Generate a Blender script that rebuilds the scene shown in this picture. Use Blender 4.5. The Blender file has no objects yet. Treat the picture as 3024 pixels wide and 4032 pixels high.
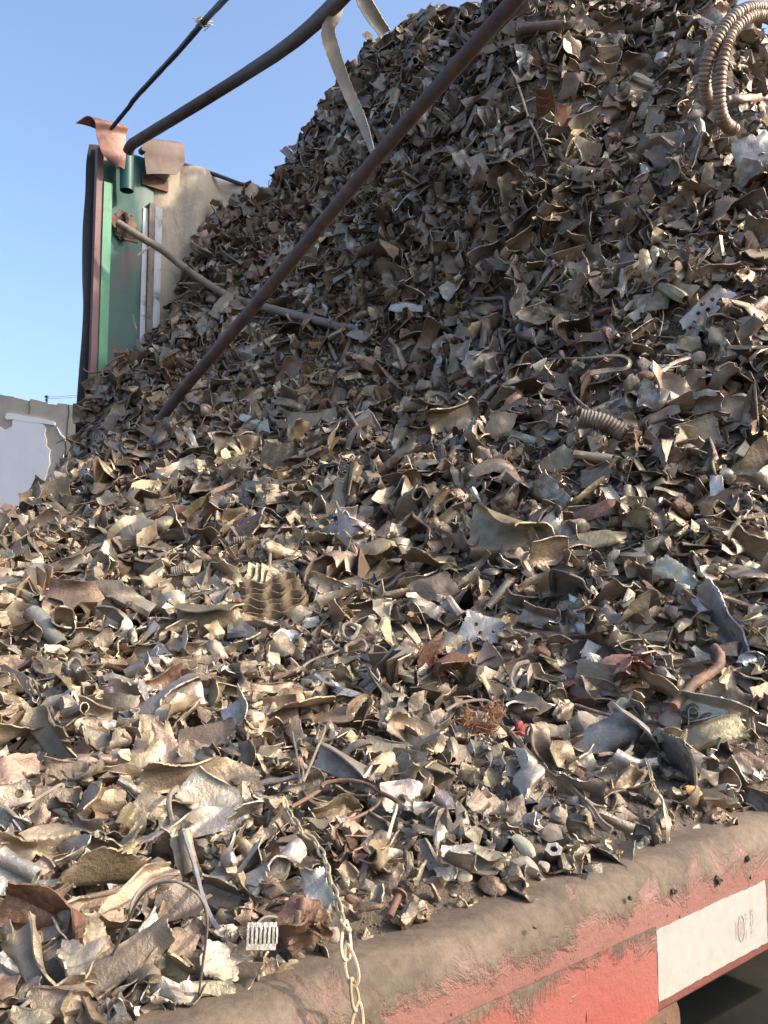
import bpy, math, random
import numpy as np
from mathutils import Vector, Matrix

# ------------------------------------------------------------------ camera, sky, sun
F = 3164.0                       # focal length in photograph pixels (3024 x 4032)
PITCH = math.radians(5.0)
EYE = np.array([0.0, 0.0, 1.50])
scene = bpy.context.scene
cam_d = bpy.data.cameras.new("camera")
cam_d.sensor_fit = 'VERTICAL'; cam_d.sensor_height = 24.0; cam_d.lens = 24.0*F/4032.0
cam_d.clip_start = 0.02; cam_d.clip_end = 3000
cam = bpy.data.objects.new("camera", cam_d); scene.collection.objects.link(cam)
cam.location = EYE; cam.rotation_euler = (math.pi/2+PITCH, 0, 0)
scene.camera = cam

SUN_AZ, SUN_EL = math.radians(102), math.radians(33)     # azimuth clockwise from +Y (view direction)
world = bpy.data.worlds.new("World"); scene.world = world; world.use_nodes = True
wn = world.node_tree; bg = wn.nodes["Background"]
sky = wn.nodes.new("ShaderNodeTexSky"); sky.sky_type = 'NISHITA'; sky.sun_disc = False
sky.sun_elevation = SUN_EL; sky.sun_rotation = SUN_AZ
sky.air_density = 1.0; sky.dust_density = 5.0; sky.ozone_density = 3.2
wn.links.new(sky.outputs[0], bg.inputs[0]); bg.inputs[1].default_value = 0.15
sun_d = bpy.data.lights.new("sun", 'SUN'); sun_d.energy = 2.0; sun_d.angle = math.radians(1.5)
sun_d.color = (1.0, 0.84, 0.64)
sun = bpy.data.objects.new("sun", sun_d); scene.collection.objects.link(sun)
sd = Vector((math.sin(SUN_AZ)*math.cos(SUN_EL), math.cos(SUN_AZ)*math.cos(SUN_EL), math.sin(SUN_EL)))
sun.rotation_euler = sd.to_track_quat('Z', 'Y').to_euler(); sun.location = (5, -3, 8)
vs = scene.view_settings
vs.view_transform = 'Standard'; vs.look = 'None'; vs.gamma = 1.0; vs.exposure = 1.36
vs.use_curve_mapping = False
try: scene.cycles.max_bounces = 6; scene.cycles.diffuse_bounces = 3; scene.cycles.glossy_bounces = 3
except Exception: pass

# ------------------------------------------------------------------ frames of reference
AZ = math.radians(52.0)
U = np.array([math.sin(AZ), math.cos(AZ), 0.0])      # along the truck
V = np.array([-math.cos(AZ), math.sin(AZ), 0.0])     # across it, away from the camera
Z = np.array([0, 0, 1.0])
CF = np.array([0, math.cos(PITCH), math.sin(PITCH)]); CR = np.array([1.0, 0, 0]); CU = np.array([0, -math.sin(PITCH), math.cos(PITCH)])
def at(px, py, d):
    return EYE + d*(CF + (px-1512.0)/F*CR + (2016.0-py)/F*CU)
def W(u, v, z):                                       # truck coordinates, z above eye height
    return EYE + u*U + v*V + z*Z
def uvz(p):
    q = np.asarray(p)-EYE
    return q@U, q@V, q[..., 2]
def onv(px, py, v):                                   # point of a sight line in the vertical plane v
    r = CF + (px-1512.0)/F*CR + (2016.0-py)/F*CU
    d = v/(r@V)
    return EYE + d*r
V0 = 0.323                                            # outer face of the near side rail
VF = 2.77                                             # far side wall
def srgb(*c):
    return tuple(((x/255)/12.92 if x/255 <= .04045 else ((x/255+.055)/1.055)**2.4) for x in c)

# ------------------------------------------------------------------ object helpers
def link(o, parent=None):
    scene.collection.objects.link(o)
    if parent is not None: o.parent = parent
    return o
def tag(o, label=None, cat=None, group=None, kind=None):
    if label: o['label'] = label
    if cat: o['category'] = cat
    if group: o['group'] = group
    if kind: o['kind'] = kind
    return o
def empty(name, loc):
    e = bpy.data.objects.new(name, None); e.empty_display_size = .05; e.location = loc
    link(e); return e
ORG = {}
def mesh_np(name, verts, quads, mat, parent=None, smooth=True, attrs=None, tris=None, sharp=None):
    verts = np.asarray(verts, dtype=np.float64)
    quads = np.asarray(quads, dtype=np.int32).reshape(-1, 4)
    if parent is not None:
        org = np.array(parent.matrix_basis.translation)
        pp = parent.parent
        while pp is not None:
            org = org + np.array(pp.matrix_basis.translation); pp = pp.parent
        org_world = org; loc = np.zeros(3)
    else:
        org_world = verts.mean(axis=0) if len(verts) < 60000 else np.zeros(3); loc = org_world
    lv = verts-org_world
    nt = 0 if tris is None else len(tris)
    me = bpy.data.meshes.new(name)
    me.vertices.add(len(lv)); me.vertices.foreach_set("co", lv.astype(np.float32).ravel())
    li = quads.ravel()
    starts = np.arange(len(quads), dtype=np.int32)*4
    if nt:
        tr = np.asarray(tris, dtype=np.int32).reshape(-1, 3)
        starts = np.concatenate([starts, len(li)+np.arange(nt, dtype=np.int32)*3]); li = np.concatenate([li, tr.ravel()])
    me.loops.add(len(li)); me.loops.foreach_set("vertex_index", li.astype(np.int32))
    me.polygons.add(len(starts)); me.polygons.foreach_set("loop_start", starts.astype(np.int32))
    me.polygons.foreach_set("use_smooth", np.full(len(starts), smooth, dtype=bool))
    me.update(calc_edges=True)
    if attrs is not None:
        for k, a in attrs.items():
            a = np.asarray(a, dtype=np.float32)
            if a.ndim == 1: a = np.tile(a, (len(lv), 1))
            ca = me.color_attributes.new(k, 'FLOAT_COLOR', 'POINT')
            ca.data.foreach_set("color", np.concatenate([a[:, :3], a[:, 3:4] if a.shape[1] > 3 else np.ones((len(a), 1), np.float32)], axis=1).ravel())
    if sharp is not None:
        me.set_sharp_from_angle(angle=math.radians(sharp))
    me.materials.append(mat)
    o = bpy.data.objects.new(name, me); o.location = loc
    link(o, parent)
    return o

class MB:
    def __init__(s): s.v = []; s.q = []; s.t = []; s.n = 0
    def add(s, v, q, t=None):
        v = np.asarray(v, float).reshape(-1, 3)
        if len(q): s.q.append(np.asarray(q, int).reshape(-1, 4)+s.n)
        if t is not None and len(t): s.t.append(np.asarray(t, int).reshape(-1, 3)+s.n)
        s.v.append(v); s.n += len(v); return s
    def box(s, c, ax, ay, az):            # centre and three half axis vectors
        c = np.asarray(c, float)
        v = [c+i*np.asarray(ax)+j*np.asarray(ay)+k*np.asarray(az) for k in (-1, 1) for j in (-1, 1) for i in (-1, 1)]
        return s.add(v, [[0, 2, 3, 1], [4, 5, 7, 6], [0, 1, 5, 4], [2, 6, 7, 3], [0, 4, 6, 2], [1, 3, 7, 5]])
    def build(s, name, mat, parent=None, smooth=True, sharp=35, attrs=None):
        v = np.concatenate(s.v); q = np.concatenate(s.q) if s.q else np.zeros((0, 4), int)
        t = np.concatenate(s.t) if s.t else None
        return mesh_np(name, v, q, mat, parent, smooth, attrs, t, sharp)

def spline(pts, n):
    P = np.asarray(pts, float)
    if len(P) == 2: return P[0]+(P[1]-P[0])*np.linspace(0, 1, n)[:, None]
    Q = np.vstack([2*P[0]-P[1], P, 2*P[-1]-P[-2]])
    m = len(P)-1; t = np.linspace(0, m-1e-9, n); k = t.astype(int); f = (t-k)[:, None]
    a, b, c, d = Q[k], Q[k+1], Q[k+2], Q[k+3]
    return .5*((2*b)+(-a+c)*f+(2*a-5*b+4*c-d)*f*f+(-a+3*b-3*c+d)*f**3)
def frames(P):
    T = np.gradient(P, axis=0); T /= np.linalg.norm(T, axis=1)[:, None]+1e-12
    n = np.cross(T[0], [0.3, 0.2, 1]); n /= np.linalg.norm(n)
    N = []
    for t in T:
        n = n-t*(n@t); n /= np.linalg.norm(n)+1e-12; N.append(n.copy())
    N = np.array(N); B = np.cross(T, N)
    return T, N, B
def tube(mb, pts, r, seg=10, n=None, cap=True, rough=0.0, rng=None, inner=None):
    n = n or max(2, len(pts)*6)
    P = spline(pts, n); T, N, B = frames(P)
    r = np.interp(np.linspace(0, 1, n), np.linspace(0, 1, len(np.atleast_1d(r))), np.atleast_1d(r))
    a = np.linspace(0, 2*np.pi, seg, endpoint=False)
    rr = r[:, None]*np.ones(seg)
    if rough and rng is not None: rr = rr*(1+rough*rng.standard_normal((n, seg)))
    v = P[:, None]+rr[..., None]*(np.cos(a)[None, :, None]*N[:, None]+np.sin(a)[None, :, None]*B[:, None])
    i = np.arange(n-1)[:, None]*seg; j = np.arange(seg)[None]; j2 = (j+1) % seg
    q = np.stack([i+j, i+j2, i+seg+j2, i+seg+j], -1).reshape(-1, 4)
    vv = v.reshape(-1, 3); t = []
    if cap:
        vv = np.vstack([vv, P[0], P[-1]]); c0 = n*seg
        for k in range(seg):
            k2 = (k+1) % seg
            t += [[c0, k2, k], [c0+1, (n-1)*seg+k, (n-1)*seg+k2]]
    mb.add(vv, q, t); return mb
def ribbon(mb, pts, w, th, n=40, twist=0.0, tw0=0.0, up=None, rag=0.0, rng=None, cup=0.0, m=5):
    P = spline(pts, n); T = np.gradient(P, axis=0); T /= np.linalg.norm(T, axis=1)[:, None]+1e-12
    upv = np.asarray(up if up is not None else -CF, float)
    N = upv-T*(T@upv)[:, None]; N /= np.linalg.norm(N, axis=1)[:, None]; S = np.cross(T, N)
    ang = tw0+twist*np.linspace(0, 1, n)
    if rng is not None: ang = ang+np.cumsum(rng.normal(0, .04, n))
    N2 = N*np.cos(ang)[:, None]+S*np.sin(ang)[:, None]; S2 = np.cross(T, N2)
    wv = np.interp(np.linspace(0, 1, n), np.linspace(0, 1, len(np.atleast_1d(w))), np.atleast_1d(w))
    if rag and rng is not None: wv = wv*(1+rag*rng.standard_normal(n))
    s = np.linspace(-.5, .5, m)
    G = P[:, None]+S2[:, None]*(s[None, :]*wv[:, None])[..., None]+N2[:, None]*(cup*wv[:, None]*(s[None]**2*4))[..., None]
    grid_solid(mb, G, th); return mb
def grid_solid(mb, G, th):
    n, m = G.shape[:2]
    du = np.gradient(G, axis=0); dv = np.gradient(G, axis=1)
    N = np.cross(du, dv); N /= np.linalg.norm(N, axis=2)[..., None]+1e-12
    a = (G+N*th/2).reshape(-1, 3); b = (G-N*th/2).reshape(-1, 3)
    i = np.arange(n-1)[:, None]*m; j = np.arange(m-1)[None]
    top = np.stack([i+j, i+m+j, i+m+j+1, i+j+1], -1).reshape(-1, 4)
    k = n*m
    bot = top[:, ::-1]+k
    rim = np.concatenate([np.arange(m), np.arange(1, n)*m+m-1, (n-1)*m+np.arange(m-2, -1, -1), np.arange(n-2, 0, -1)*m])
    r2 = np.roll(rim, -1)
    side = np.stack([rim, r2, r2+k, rim+k], -1)
    mb.add(np.vstack([a, b]), np.vstack([top, bot, side]))

# ------------------------------------------------------------------ materials
def newmat(name):
    m = bpy.data.materials.new(name); m.use_nodes = True
    return m, m.node_tree, m.node_tree.nodes["Principled BSDF"]
def nd(t, typ, **kw):
    n = t.nodes.new(typ)
    for k, v in kw.items(): setattr(n, k, v)
    return n
def noise(t, co, scale, detail=5, rough=.6, dist=0.0):
    n = nd(t, "ShaderNodeTexNoise"); n.inputs["Scale"].default_value = scale
    n.inputs["Detail"].default_value = detail; n.inputs["Roughness"].default_value = rough
    n.inputs["Distortion"].default_value = dist
    t.links.new(co, n.inputs["Vector"]); return n.outputs["Fac"]
def ramp(t, fac, stops):
    n = nd(t, "ShaderNodeValToRGB"); e = n.color_ramp.elements
    while len(e) < len(stops): e.new(.5)
    for x, (p, c) in zip(e, stops): x.position = p; x.color = (*c, 1) if len(c) == 3 else c
    t.links.new(fac, n.inputs[0]); return n.outputs[0]
def mix(t, fac, a, b, typ='MIX'):
    n = nd(t, "ShaderNodeMix", data_type='RGBA', blend_type=typ)
    for s, v in ((n.inputs[0], fac), (n.inputs[6], a), (n.inputs[7], b)):
        if isinstance(v, (int, float)): s.default_value = v
        elif isinstance(v, tuple): s.default_value = (*v, 1)
        else: t.links.new(v, s)
    return n.outputs[2]
def mth(t, op, a, b=0.0, clamp=False):
    n = nd(t, "ShaderNodeMath", operation=op, use_clamp=clamp)
    for s, v in ((n.inputs[0], a), (n.inputs[1], b)):
        if isinstance(v, (int, float)): s.default_value = v
        else: t.links.new(v, s)
    return n.outputs[0]
def bump(t, bs, h, strength, dist):
    n = nd(t, "ShaderNodeBump"); n.inputs["Strength"].default_value = strength; n.inputs["Distance"].default_value = dist
    t.links.new(h, n.inputs["Height"]); t.links.new(n.outputs[0], bs.inputs["Normal"])
def geo(t): return nd(t, "ShaderNodeNewGeometry").outputs["Position"]
def objco(t): return nd(t, "ShaderNodeTexCoord").outputs["Object"]

def scrap_material(name):
    m, t, b = newmat(name)
    co = geo(t)
    col = nd(t, "ShaderNodeAttribute", attribute_name="tint").outputs["Color"]
    prm = nd(t, "ShaderNodeAttribute", attribute_name="prm").outputs["Color"]
    sp = nd(t, "ShaderNodeSeparateColor"); t.links.new(prm, sp.inputs[0])
    clean, rust = sp.outputs[0], sp.outputs[1]
    n1 = noise(t, co, 55, 6, .65, .3); n2 = noise(t, co, 260, 5, .7); n3 = noise(t, co, 22, 4, .6, .8)
    # dust layer: per piece tint broken up by soil tone
    soil = mix(t, mth(t, 'MULTIPLY', n2, .5), col, (0.20, 0.150, 0.112))
    var = ramp(t, n1, [(.25, (.62, .60, .58)), (.5, (1, 1, 1)), (.72, (1.32, 1.30, 1.27))])
    dust = mix(t, 1.0, soil, var, 'MULTIPLY')
    # bare metal where dust is rubbed off
    thr = mth(t, 'SUBTRACT', 1.0, clean)
    raw = mth(t, 'ADD', mth(t, 'MULTIPLY', n1, .75), mth(t, 'MULTIPLY', n2, .25))
    mask = mth(t, 'MULTIPLY', mth(t, 'SUBTRACT', raw, mth(t, 'ADD', mth(t, 'MULTIPLY', thr, .42), .28)), 7.0, True)
    metal = mix(t, .60, (0.61, 0.555, 0.48), col)
    c = mix(t, mask, dust, metal)
    rm = mth(t, 'MULTIPLY', mth(t, 'SUBTRACT', mth(t, 'ADD', n3, mth(t, 'MULTIPLY', rust, .55)), .72), 6.0, True)
    rcol = ramp(t, n2, [(.3, (.085, .042, .026)), (.6, (.17, .088, .050)), (.8, (.28, .165, .09))])
    c = mix(t, rm, c, rcol)
    t.links.new(c, b.inputs["Base Color"])
    t.links.new(mth(t, 'MULTIPLY', mth(t, 'ADD', mth(t, 'MULTIPLY', mask, .5), .42), mth(t, 'SUBTRACT', 1.0, rm)), b.inputs["Metallic"])
    ro = mth(t, 'ADD', mth(t, 'MULTIPLY', mask, -.14), mth(t, 'ADD', mth(t, 'MULTIPLY', n2, .34), .235), True)
    t.links.new(ro, b.inputs["Roughness"])
    b.inputs["Specular IOR Level"].default_value = .5
    bump(t, b, mth(t, 'ADD', mth(t, 'MULTIPLY', n2, .6), n1), .6, .003)
    return m
M = {}
M['scrap'] = scrap_material("scrap_metal")

def simple(name, c1, c2, scale=40, rough=(.5, .8), metallic=0.0, bmp=(.4, .001), dirt=None, dscale=12, dthr=(.5, .62), world_co=True):
    m, t, b = newmat(name); co = geo(t) if world_co else objco(t)
    n = noise(t, co, scale, 6, .65)
    c = ramp(t, n, [(.3, c1), (.7, c2)])
    if dirt is not None:
        d = noise(t, co, dscale, 7, .7, .4); mk = ramp(t, d, [(dthr[0], (0, 0, 0)), (dthr[1], (1, 1, 1))])
        c = mix(t, mk, c, dirt)
    t.links.new(c, b.inputs["Base Color"]); b.inputs["Metallic"].default_value = metallic
    r = nd(t, "ShaderNodeMapRange"); t.links.new(n, r.inputs[0]); r.inputs[3].default_value = rough[0]; r.inputs[4].default_value = rough[1]
    t.links.new(r.outputs[0], b.inputs["Roughness"])
    n2 = noise(t, co, scale*5, 5, .7)
    bump(t, b, mth(t, 'ADD', n, mth(t, 'MULTIPLY', n2, .5)), *bmp)
    return m
M['dirt'] = simple("soil", (.085, .062, .045), (.20, .155, .118), 90, (.85, 1), 0, (.9, .004))
M['mound'] = simple("dark_fines", (.09, .068, .048), (.21, .165, .12), 60, (.85, 1), 0, (1, .01))
M['pipe'] = simple("pipe_steel", (.060, .043, .040), (.135, .095, .080), 34, (.4, .75), .25, (.8, .002), (.15, .085, .055), 20, (.50, .62))
M['greypipe'] = simple("dusty_pipe", (.17, .138, .11), (.26, .215, .17), 40, (.6, .8), .1, (.8, .002), (.10, .065, .045), 18, (.50, .66))
M['black'] = simple("black_plastic", (.012, .014, .018), (.03, .034, .042), 60, (.35, .6), 0, (.3, .001))
M['strap'] = simple("webbing", (.30, .275, .24), (.46, .43, .385), 55, (.7, .9), 0, (.5, .001))
M['green'] = simple("green_paint", (.010, .070, .062), (.020, .112, .095), 9, (.35, .6), 0, (.3, .001), (.12, .05, .055), 7, (.54, .72))
M['greenlight'] = simple("light_green_paint", (.07, .26, .15), (.12, .36, .20), 20, (.4, .6), 0, (.3, .001), (.04, .12, .09), 9, (.6, .7))
M['maroon'] = simple("faded_red_paint", (.17, .085, .085), (.27, .14, .135), 14, (.45, .7), 0, (.3, .001), (.10, .05, .04), 12, (.56, .7))
M['rustcap'] = simple("rusted_cap", (.24, .10, .07), (.44, .225, .155), 18, (.45, .7), .15, (.6, .002), (.13, .065, .055), 9, (.44, .60))
M['browncap'] = simple("brown_plate", (.095, .065, .055), (.21, .15, .12), 22, (.5, .75), .1, (.5, .002), (.24, .11, .06), 9, (.56, .7))
M['whitepaint'] = simple("chalky_paint", (.42, .44, .46), (.58, .60, .62), 12, (.6, .8), 0, (.4, .002), (.10, .16, .15), 11, (.55, .66))
M['tarp'] = simple("beige_tarpaulin", (.32, .27, .205), (.48, .415, .33), 7, (.7, .9), 0, (.8, .006), (.17, .135, .10), 8, (.50, .74))
M['tarpdark'] = simple("dark_tarp", (.022, .022, .026), (.06, .056, .06), 10, (.6, .9), 0, (.5, .003))
M['render'] = simple("cement_render", (.34, .285, .22), (.47, .405, .325), 3, (.8, 1), 0, (.5, .01), (.25, .20, .15), 2, (.56, .75))
M['plaster'] = simple("white_plaster", (.74, .68, .66), (.82, .76, .74), 3, (.7, .9), 0, (.2, .004), (.55, .52, .52), 4, (.62, .8))
M['crack'] = simple("crack_dark", (.05, .04, .03), (.1, .08, .06), 5, (.8, 1))
M['ground'] = simple("yard_ground", (.03, .032, .026), (.075, .068, .055), 3, (.8, 1), 0, (.8, .02))
M['chassis'] = simple("chassis_steel", (.02, .024, .018), (.05, .05, .04), 14, (.5, .8), .2, (.5, .002))
M['ruststeel'] = simple("rusted_steel", (.10, .055, .035), (.24, .14, .09), 40, (.6, .85), .2, (.7, .002), (.05, .03, .02), 25, (.5, .7))
M['stone'] = simple("stone", (.17, .135, .105), (.34, .285, .225), 35, (.75, .95), 0, (.6, .003))
M['greenstone'] = simple("greenish_stone", (.13, .14, .105), (.27, .27, .21), 40, (.75, .95), 0, (.6, .003))
M['straw'] = simple("straw_fibre", (.40, .31, .20), (.62, .52, .38), 80, (.7, .9))
M['orangefibre'] = simple("orange_fibre", (.27, .10, .06), (.40, .24, .12), 60, (.9, 1), 0, (.5, .002))
M['redrag'] = simple("red_scrap", (.26, .045, .045), (.33, .08, .07), 60, (.6, .9))
M['gold'] = simple("pale_gold_chain", (.40, .29, .16), (.56, .44, .27), 90, (.35, .6), .15, (.5, .0008), (.36, .29, .23), 50, (.52, .64))
M['hose'] = simple("flexible_conduit", (.24, .17, .12), (.42, .33, .26), 50, (.35, .6), .45, (.4, .001), (.18, .09, .05), 22, (.5, .66))
M['wood'] = simple("dark_wood", (.07, .05, .04), (.14, .11, .09), 60, (.8, 1))
M['foam'] = simple("ochre_foam", (.35, .20, .06), (.50, .33, .12), 60, (.8, 1))

def rail_material(name, red_lo, red_hi, base_dirt_z, soft, tape=False, off=0.0):
    m, t, b = newmat(name); co = geo(t)
    sp = nd(t, "ShaderNodeSeparateXYZ"); t.links.new(co, sp.inputs[0]); z = sp.outputs[2]
    n = noise(t, co, 28, 7, .68, .5); n2 = noise(t, co, 160, 5, .7); n3 = noise(t, co, 9, 4, .6, .3)
    col = ramp(t, n3, [(.3, red_lo), (.7, red_hi)])
    # dried mud clinging from the upper edge down
    h = mth(t, 'MULTIPLY', mth(t, 'SUBTRACT', z, base_dirt_z), 1.0/soft)
    k = mth(t, 'ADD', h, mth(t, 'MULTIPLY', mth(t, 'SUBTRACT', n, .5), 3.0))
    mk = mth(t, 'MULTIPLY', mth(t, 'ADD', k, .25), 2.2, True)
    film = mix(t, mth(t, 'MULTIPLY', mth(t, 'ADD', mth(t, 'MULTIPLY', h, .30), mth(t, 'ADD', .30, n3)), .55, True), col, (.19, .125, .10))
    mud = mix(t, ramp(t, noise(t, co, 13, 5, .6, .6), [(.38, (0, 0, 0)), (.62, (1, 1, 1))]), ramp(t, n2, [(.25, (.050, .037, .025)), (.7, (.110, .082, .058))]), ramp(t, n2, [(.25, (.10, .072, .048)), (.7, (.190, .142, .098))]))
    c = mix(t, mk, film, mud)
    sc = noise(t, co, 420, 3, .8); spk = ramp(t, sc, [(.66, (0, 0, 0)), (.72, (1, 1, 1))])
    c = mix(t, mth(t, 'MULTIPLY', spk, .6), c, (.06, .045, .035))
    t.links.new(c, b.inputs["Base Color"])
    t.links.new(mth(t, 'ADD', mth(t, 'MULTIPLY', mk, .35), .5), b.inputs["Roughness"])
    bump(t, b, mth(t, 'ADD', mth(t, 'MULTIPLY', mk, 1.0), mth(t, 'MULTIPLY', n2, .7)), .8, .0016)
    return m

# ------------------------------------------------------------------ pile surface
PS = 1.16
CP = [  # photograph pixel (1659 wide), depth
 (-60,2212,.285),(400,2150,.315),(800,2010,.36),(1200,1850,.44),(1659,1722,.60),
 (0,1950,.37),(0,1700,.50),(200,1950,.39),(400,1900,.42),(400,1700,.53),(0,1500,.70),(400,1500,.74),(0,1300,.98),(400,1300,1.0),(0,1150,1.42),
 (0,1112,1.62),(160,1035,1.78),(400,1100,1.45),(400,950,1.9),(180,980,1.95),(300,900,2.05),(250,790,2.35),(330,705,2.45),(400,650,2.5),(420,520,2.62),
 (450,478,2.68),(600,390,2.68),(720,218,2.5),(820,158,2.4),(900,85,2.28),(1000,22,2.15),(1150,-120,2.0),
 (700,1800,.48),(700,1500,.75),(700,1200,1.12),(700,900,1.65),(700,600,2.2),(700,400,2.42),
 (1000,1750,.52),(1000,1500,.76),(1000,1200,1.04),(1000,900,1.45),(1000,600,1.85),(1000,300,2.12),(1000,120,2.2),
 (1300,1700,.56),(1300,1500,.75),(1300,1200,.98),(1300,900,1.25),(1300,600,1.53),(1300,300,1.78),(1300,0,2.0),
 (350,730,2.55),(385,620,2.60),(0,1190,1.95),(60,1170,2.15),(120,1140,2.3),(150,1110,2.45),(205,800,2.42),(90,1130,2.7),
 (1659,1500,.72),(1659,1300,.86),(1659,1100,1.03),(1659,600,1.38),(1659,300,1.58),(1659,0,1.72),(1659,-150,1.8)]
cu, cv, cz = [], [], []
for x, y, d in CP:
    a, b_, c_ = uvz(at(x*1.8228, y*1.8228, d*PS)); cu.append(a); cv.append(b_); cz.append(c_)
for a, b_, c_ in [(.98,2.7,.74),(.1,2.7,-.05),(.45,2.55,.05),(-.8,.4,-.2),(-.8,1.5,-.1),(-.8,2.7,-.2),(-.3,1.9,-.02),(-.3,2.6,-.15),(2.3,2.6,1.55),(2.3,1.6,1.65),(2.3,.9,1.35),(3.2,.5,.35),(3.2,1.5,2.0),(3.2,2.6,1.9),(2.2,.36,-.1),(1.4,.36,-.13),(3.2,.35,-.1),(-.3,.36,-.19),(-.8,.35,-.2)]:
    cu.append(a); cv.append(b_); cz.append(c_)
cu, cv, cz = map(np.array, (cu, cv, cz))
def tps(r2): return np.where(r2 > 1e-12, .5*r2*np.log(r2+1e-12), 0)
n_ = len(cu); K = tps((cu[:, None]-cu)**2+(cv[:, None]-cv)**2)+np.eye(n_)*0.004
Pm = np.stack([np.ones(n_), cu, cv], 1)
A = np.block([[K, Pm], [Pm.T, np.zeros((3, 3))]])
wt = np.linalg.solve(A, np.concatenate([cz, np.zeros(3)]))
def hz_raw(u, v):
    u = np.asarray(u, float); v = np.asarray(v, float); out = wt[n_]+wt[n_+1]*u+wt[n_+2]*v
    for i in range(n_): out = out+wt[i]*tps((u-cu[i])**2+(v-cv[i])**2)
    return out
GU = np.linspace(-1.0, 3.2, 211); GV = np.linspace(V0+.02, VF-.02, 121)
gu, gv = np.meshgrid(GU, GV, indexing='ij')
ZR = -.189                                             # rail top, relative to the eye
GZ = hz_raw(gu, gv)
GZ = GZ-.042*np.clip((np.hypot(gu, gv)-.9)/1.2, 0, 1)
_r = np.random.default_rng(12); _b = 0
for _q in range(7):
    _a = _r.uniform(0, 6.28); _f = _r.uniform(16, 46); _b = _b+_r.uniform(.5, 1)*np.sin(_f*(gu*math.cos(_a)+gv*math.sin(_a))+_r.uniform(0, 6.28)+1.3*np.sin(gu*7+gv*5+_q))
GZ = GZ+.0085*_b*np.clip((np.hypot(gu, gv)-.6)/.9, 0.15, 1)*np.clip((gv-V0-.1)/.2, 0, 1)   # slumps and hollows
edge = np.clip((gv-(V0+.02))/.10, 0, 1)
GZ = np.minimum(GZ, ZR-.004+2.6*np.maximum(gv-(V0+.038), 0)**1.12)     # never spills over the rail
GZ = np.maximum(GZ, ZR-.012)
def hz(u, v):
    fu = np.clip((np.asarray(u)-GU[0])/(GU[1]-GU[0]), 0, len(GU)-1.001); fv = np.clip((np.asarray(v)-GV[0])/(GV[1]-GV[0]), 0, len(GV)-1.001)
    i = fu.astype(int); j = fv.astype(int); a = fu-i; b = fv-j
    return (GZ[i, j]*(1-a)*(1-b)+GZ[i+1, j]*a*(1-b)+GZ[i, j+1]*(1-a)*b+GZ[i+1, j+1]*a*b)
def hn(u, v, e=.03):
    dx = (hz(u+e, v)-hz(u-e, v))/(2*e); dy = (hz(u, v+e)-hz(u, v-e))/(2*e)
    n = -dx[..., None]*U-dy[..., None]*V+Z
    return n/np.linalg.norm(n, axis=-1)[..., None]
def hit(px, py):
    r = CF + (px-1512.0)/F*CR + (2016.0-py)/F*CU
    d = np.arange(.28, 4.5, .004); P = EYE+d[:, None]*r
    u, v, z = uvz(P); inside = (v > V0+.02) & (v < VF)
    below = inside & (z < hz(u, v))
    k = np.argmax(below)
    if not below.any(): return None
    return d[k]

# ------------------------------------------------------------------ the setting
mb = MB(); r_ = 600.0
mb.add([[-r_, -r_, 0], [r_, -r_, 0], [r_, r_, 0], [-r_, r_, 0]], [[0, 1, 2, 3]])
tag(mb.build('ground', M['ground'], smooth=False), kind='structure')

# ------------------------------------------------------------------ the truck: near rail, bed, far side panel
M['rail'] = rail_material("rail_red_paint", (.19, .066, .052), (.28, .098, .078), 1.50+ZR-.019, .030)
M['railtape'] = rail_material("red_reflective_tape", (.29, .050, .038), (.37, .078, .060), 1.50-.232, .030, True)
M['whitetape'] = simple("white_reflective_tape", (.30, .29, .265), (.37, .358, .325), 120, (.45, .6), 0, (.15, .0004), (.30, .29, .20), 150, (.66, .74))
truck = tag(empty('flatbed_truck', W(.5, V0, ZR-.3)), 'red flatbed truck with dirty side rail, green end panel and scrap heaped on its bed', 'truck')
# side rail: folded steel channel with a rounded upper edge
prof = [(V0+.34, ZR-.010), (V0+.10, ZR-.003)]
for a in np.linspace(90, 180, 9): prof.append((V0+.021+.021*math.cos(math.radians(a)), ZR-.021+.021*math.sin(math.radians(a))))
prof += [(V0, ZR-.05), (V0, ZR-.0885), (V0+.003, ZR-.092), (V0+.02, ZR-.093), (V0+.02, ZR-.089), (V0+.006, ZR-.087), (V0+.006, ZR-.03), (V0+.03, ZR-.012), (V0+.34, ZR-.018)]
us = np.linspace(-1.2, 3.6, 97); rngr = np.random.default_rng(5)
G = np.array([[W(u, v, z) for v, z in prof] for u in us])
mb = MB(); n, m = G.shape[:2]; i = np.arange(n-1)[:, None]*m; j = np.arange(m)[None]; j2 = (j+1) % m
mb.add(G.reshape(-1, 3), np.stack([i+j, i+j2, i+m+j2, i+m+j], -1).reshape(-1, 4))
rail = mb.build('side_rail', M['rail'], truck, sharp=60)
def tape(name, mat, u0, u1, z0, z1, v, parent, seed):
    rg = np.random.default_rng(seed); nu, nz = 30, 9
    uu = np.linspace(u0, u1, nu); zz = np.linspace(z0, z1, nz); g = np.zeros((nu, nz, 3))
    for a in range(nu):
        for b in range(nz):
            e = (a in (0, nu-1))*rg.normal(0, .0003); f = (b in (0, nz-1))*rg.normal(0, .00025)
            g[a, b] = W(uu[a]+e, v+rg.normal(0, .00006), zz[b]+f)
    m_ = MB(); grid_solid(m_, g, .0007); return m_.build(name, mat, parent)
tape('reflective_strip', M['whitetape'], .4785, .6215, -.272, -.227, V0-.0007, rail, 1)['label'] = 'white reflective strip with faint red printed marks'
tape('reflective_strip', M['railtape'], .622, .77, -.272, -.227, V0-.0009, rail, 2)['label'] = 'bright red reflective strip right of the white one'
tape('reflective_strip', M['railtape'], .404, .478, -.279, -.225, V0-.0006, rail, 3)['label'] = 'red reflective strip left of the white one'
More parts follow.
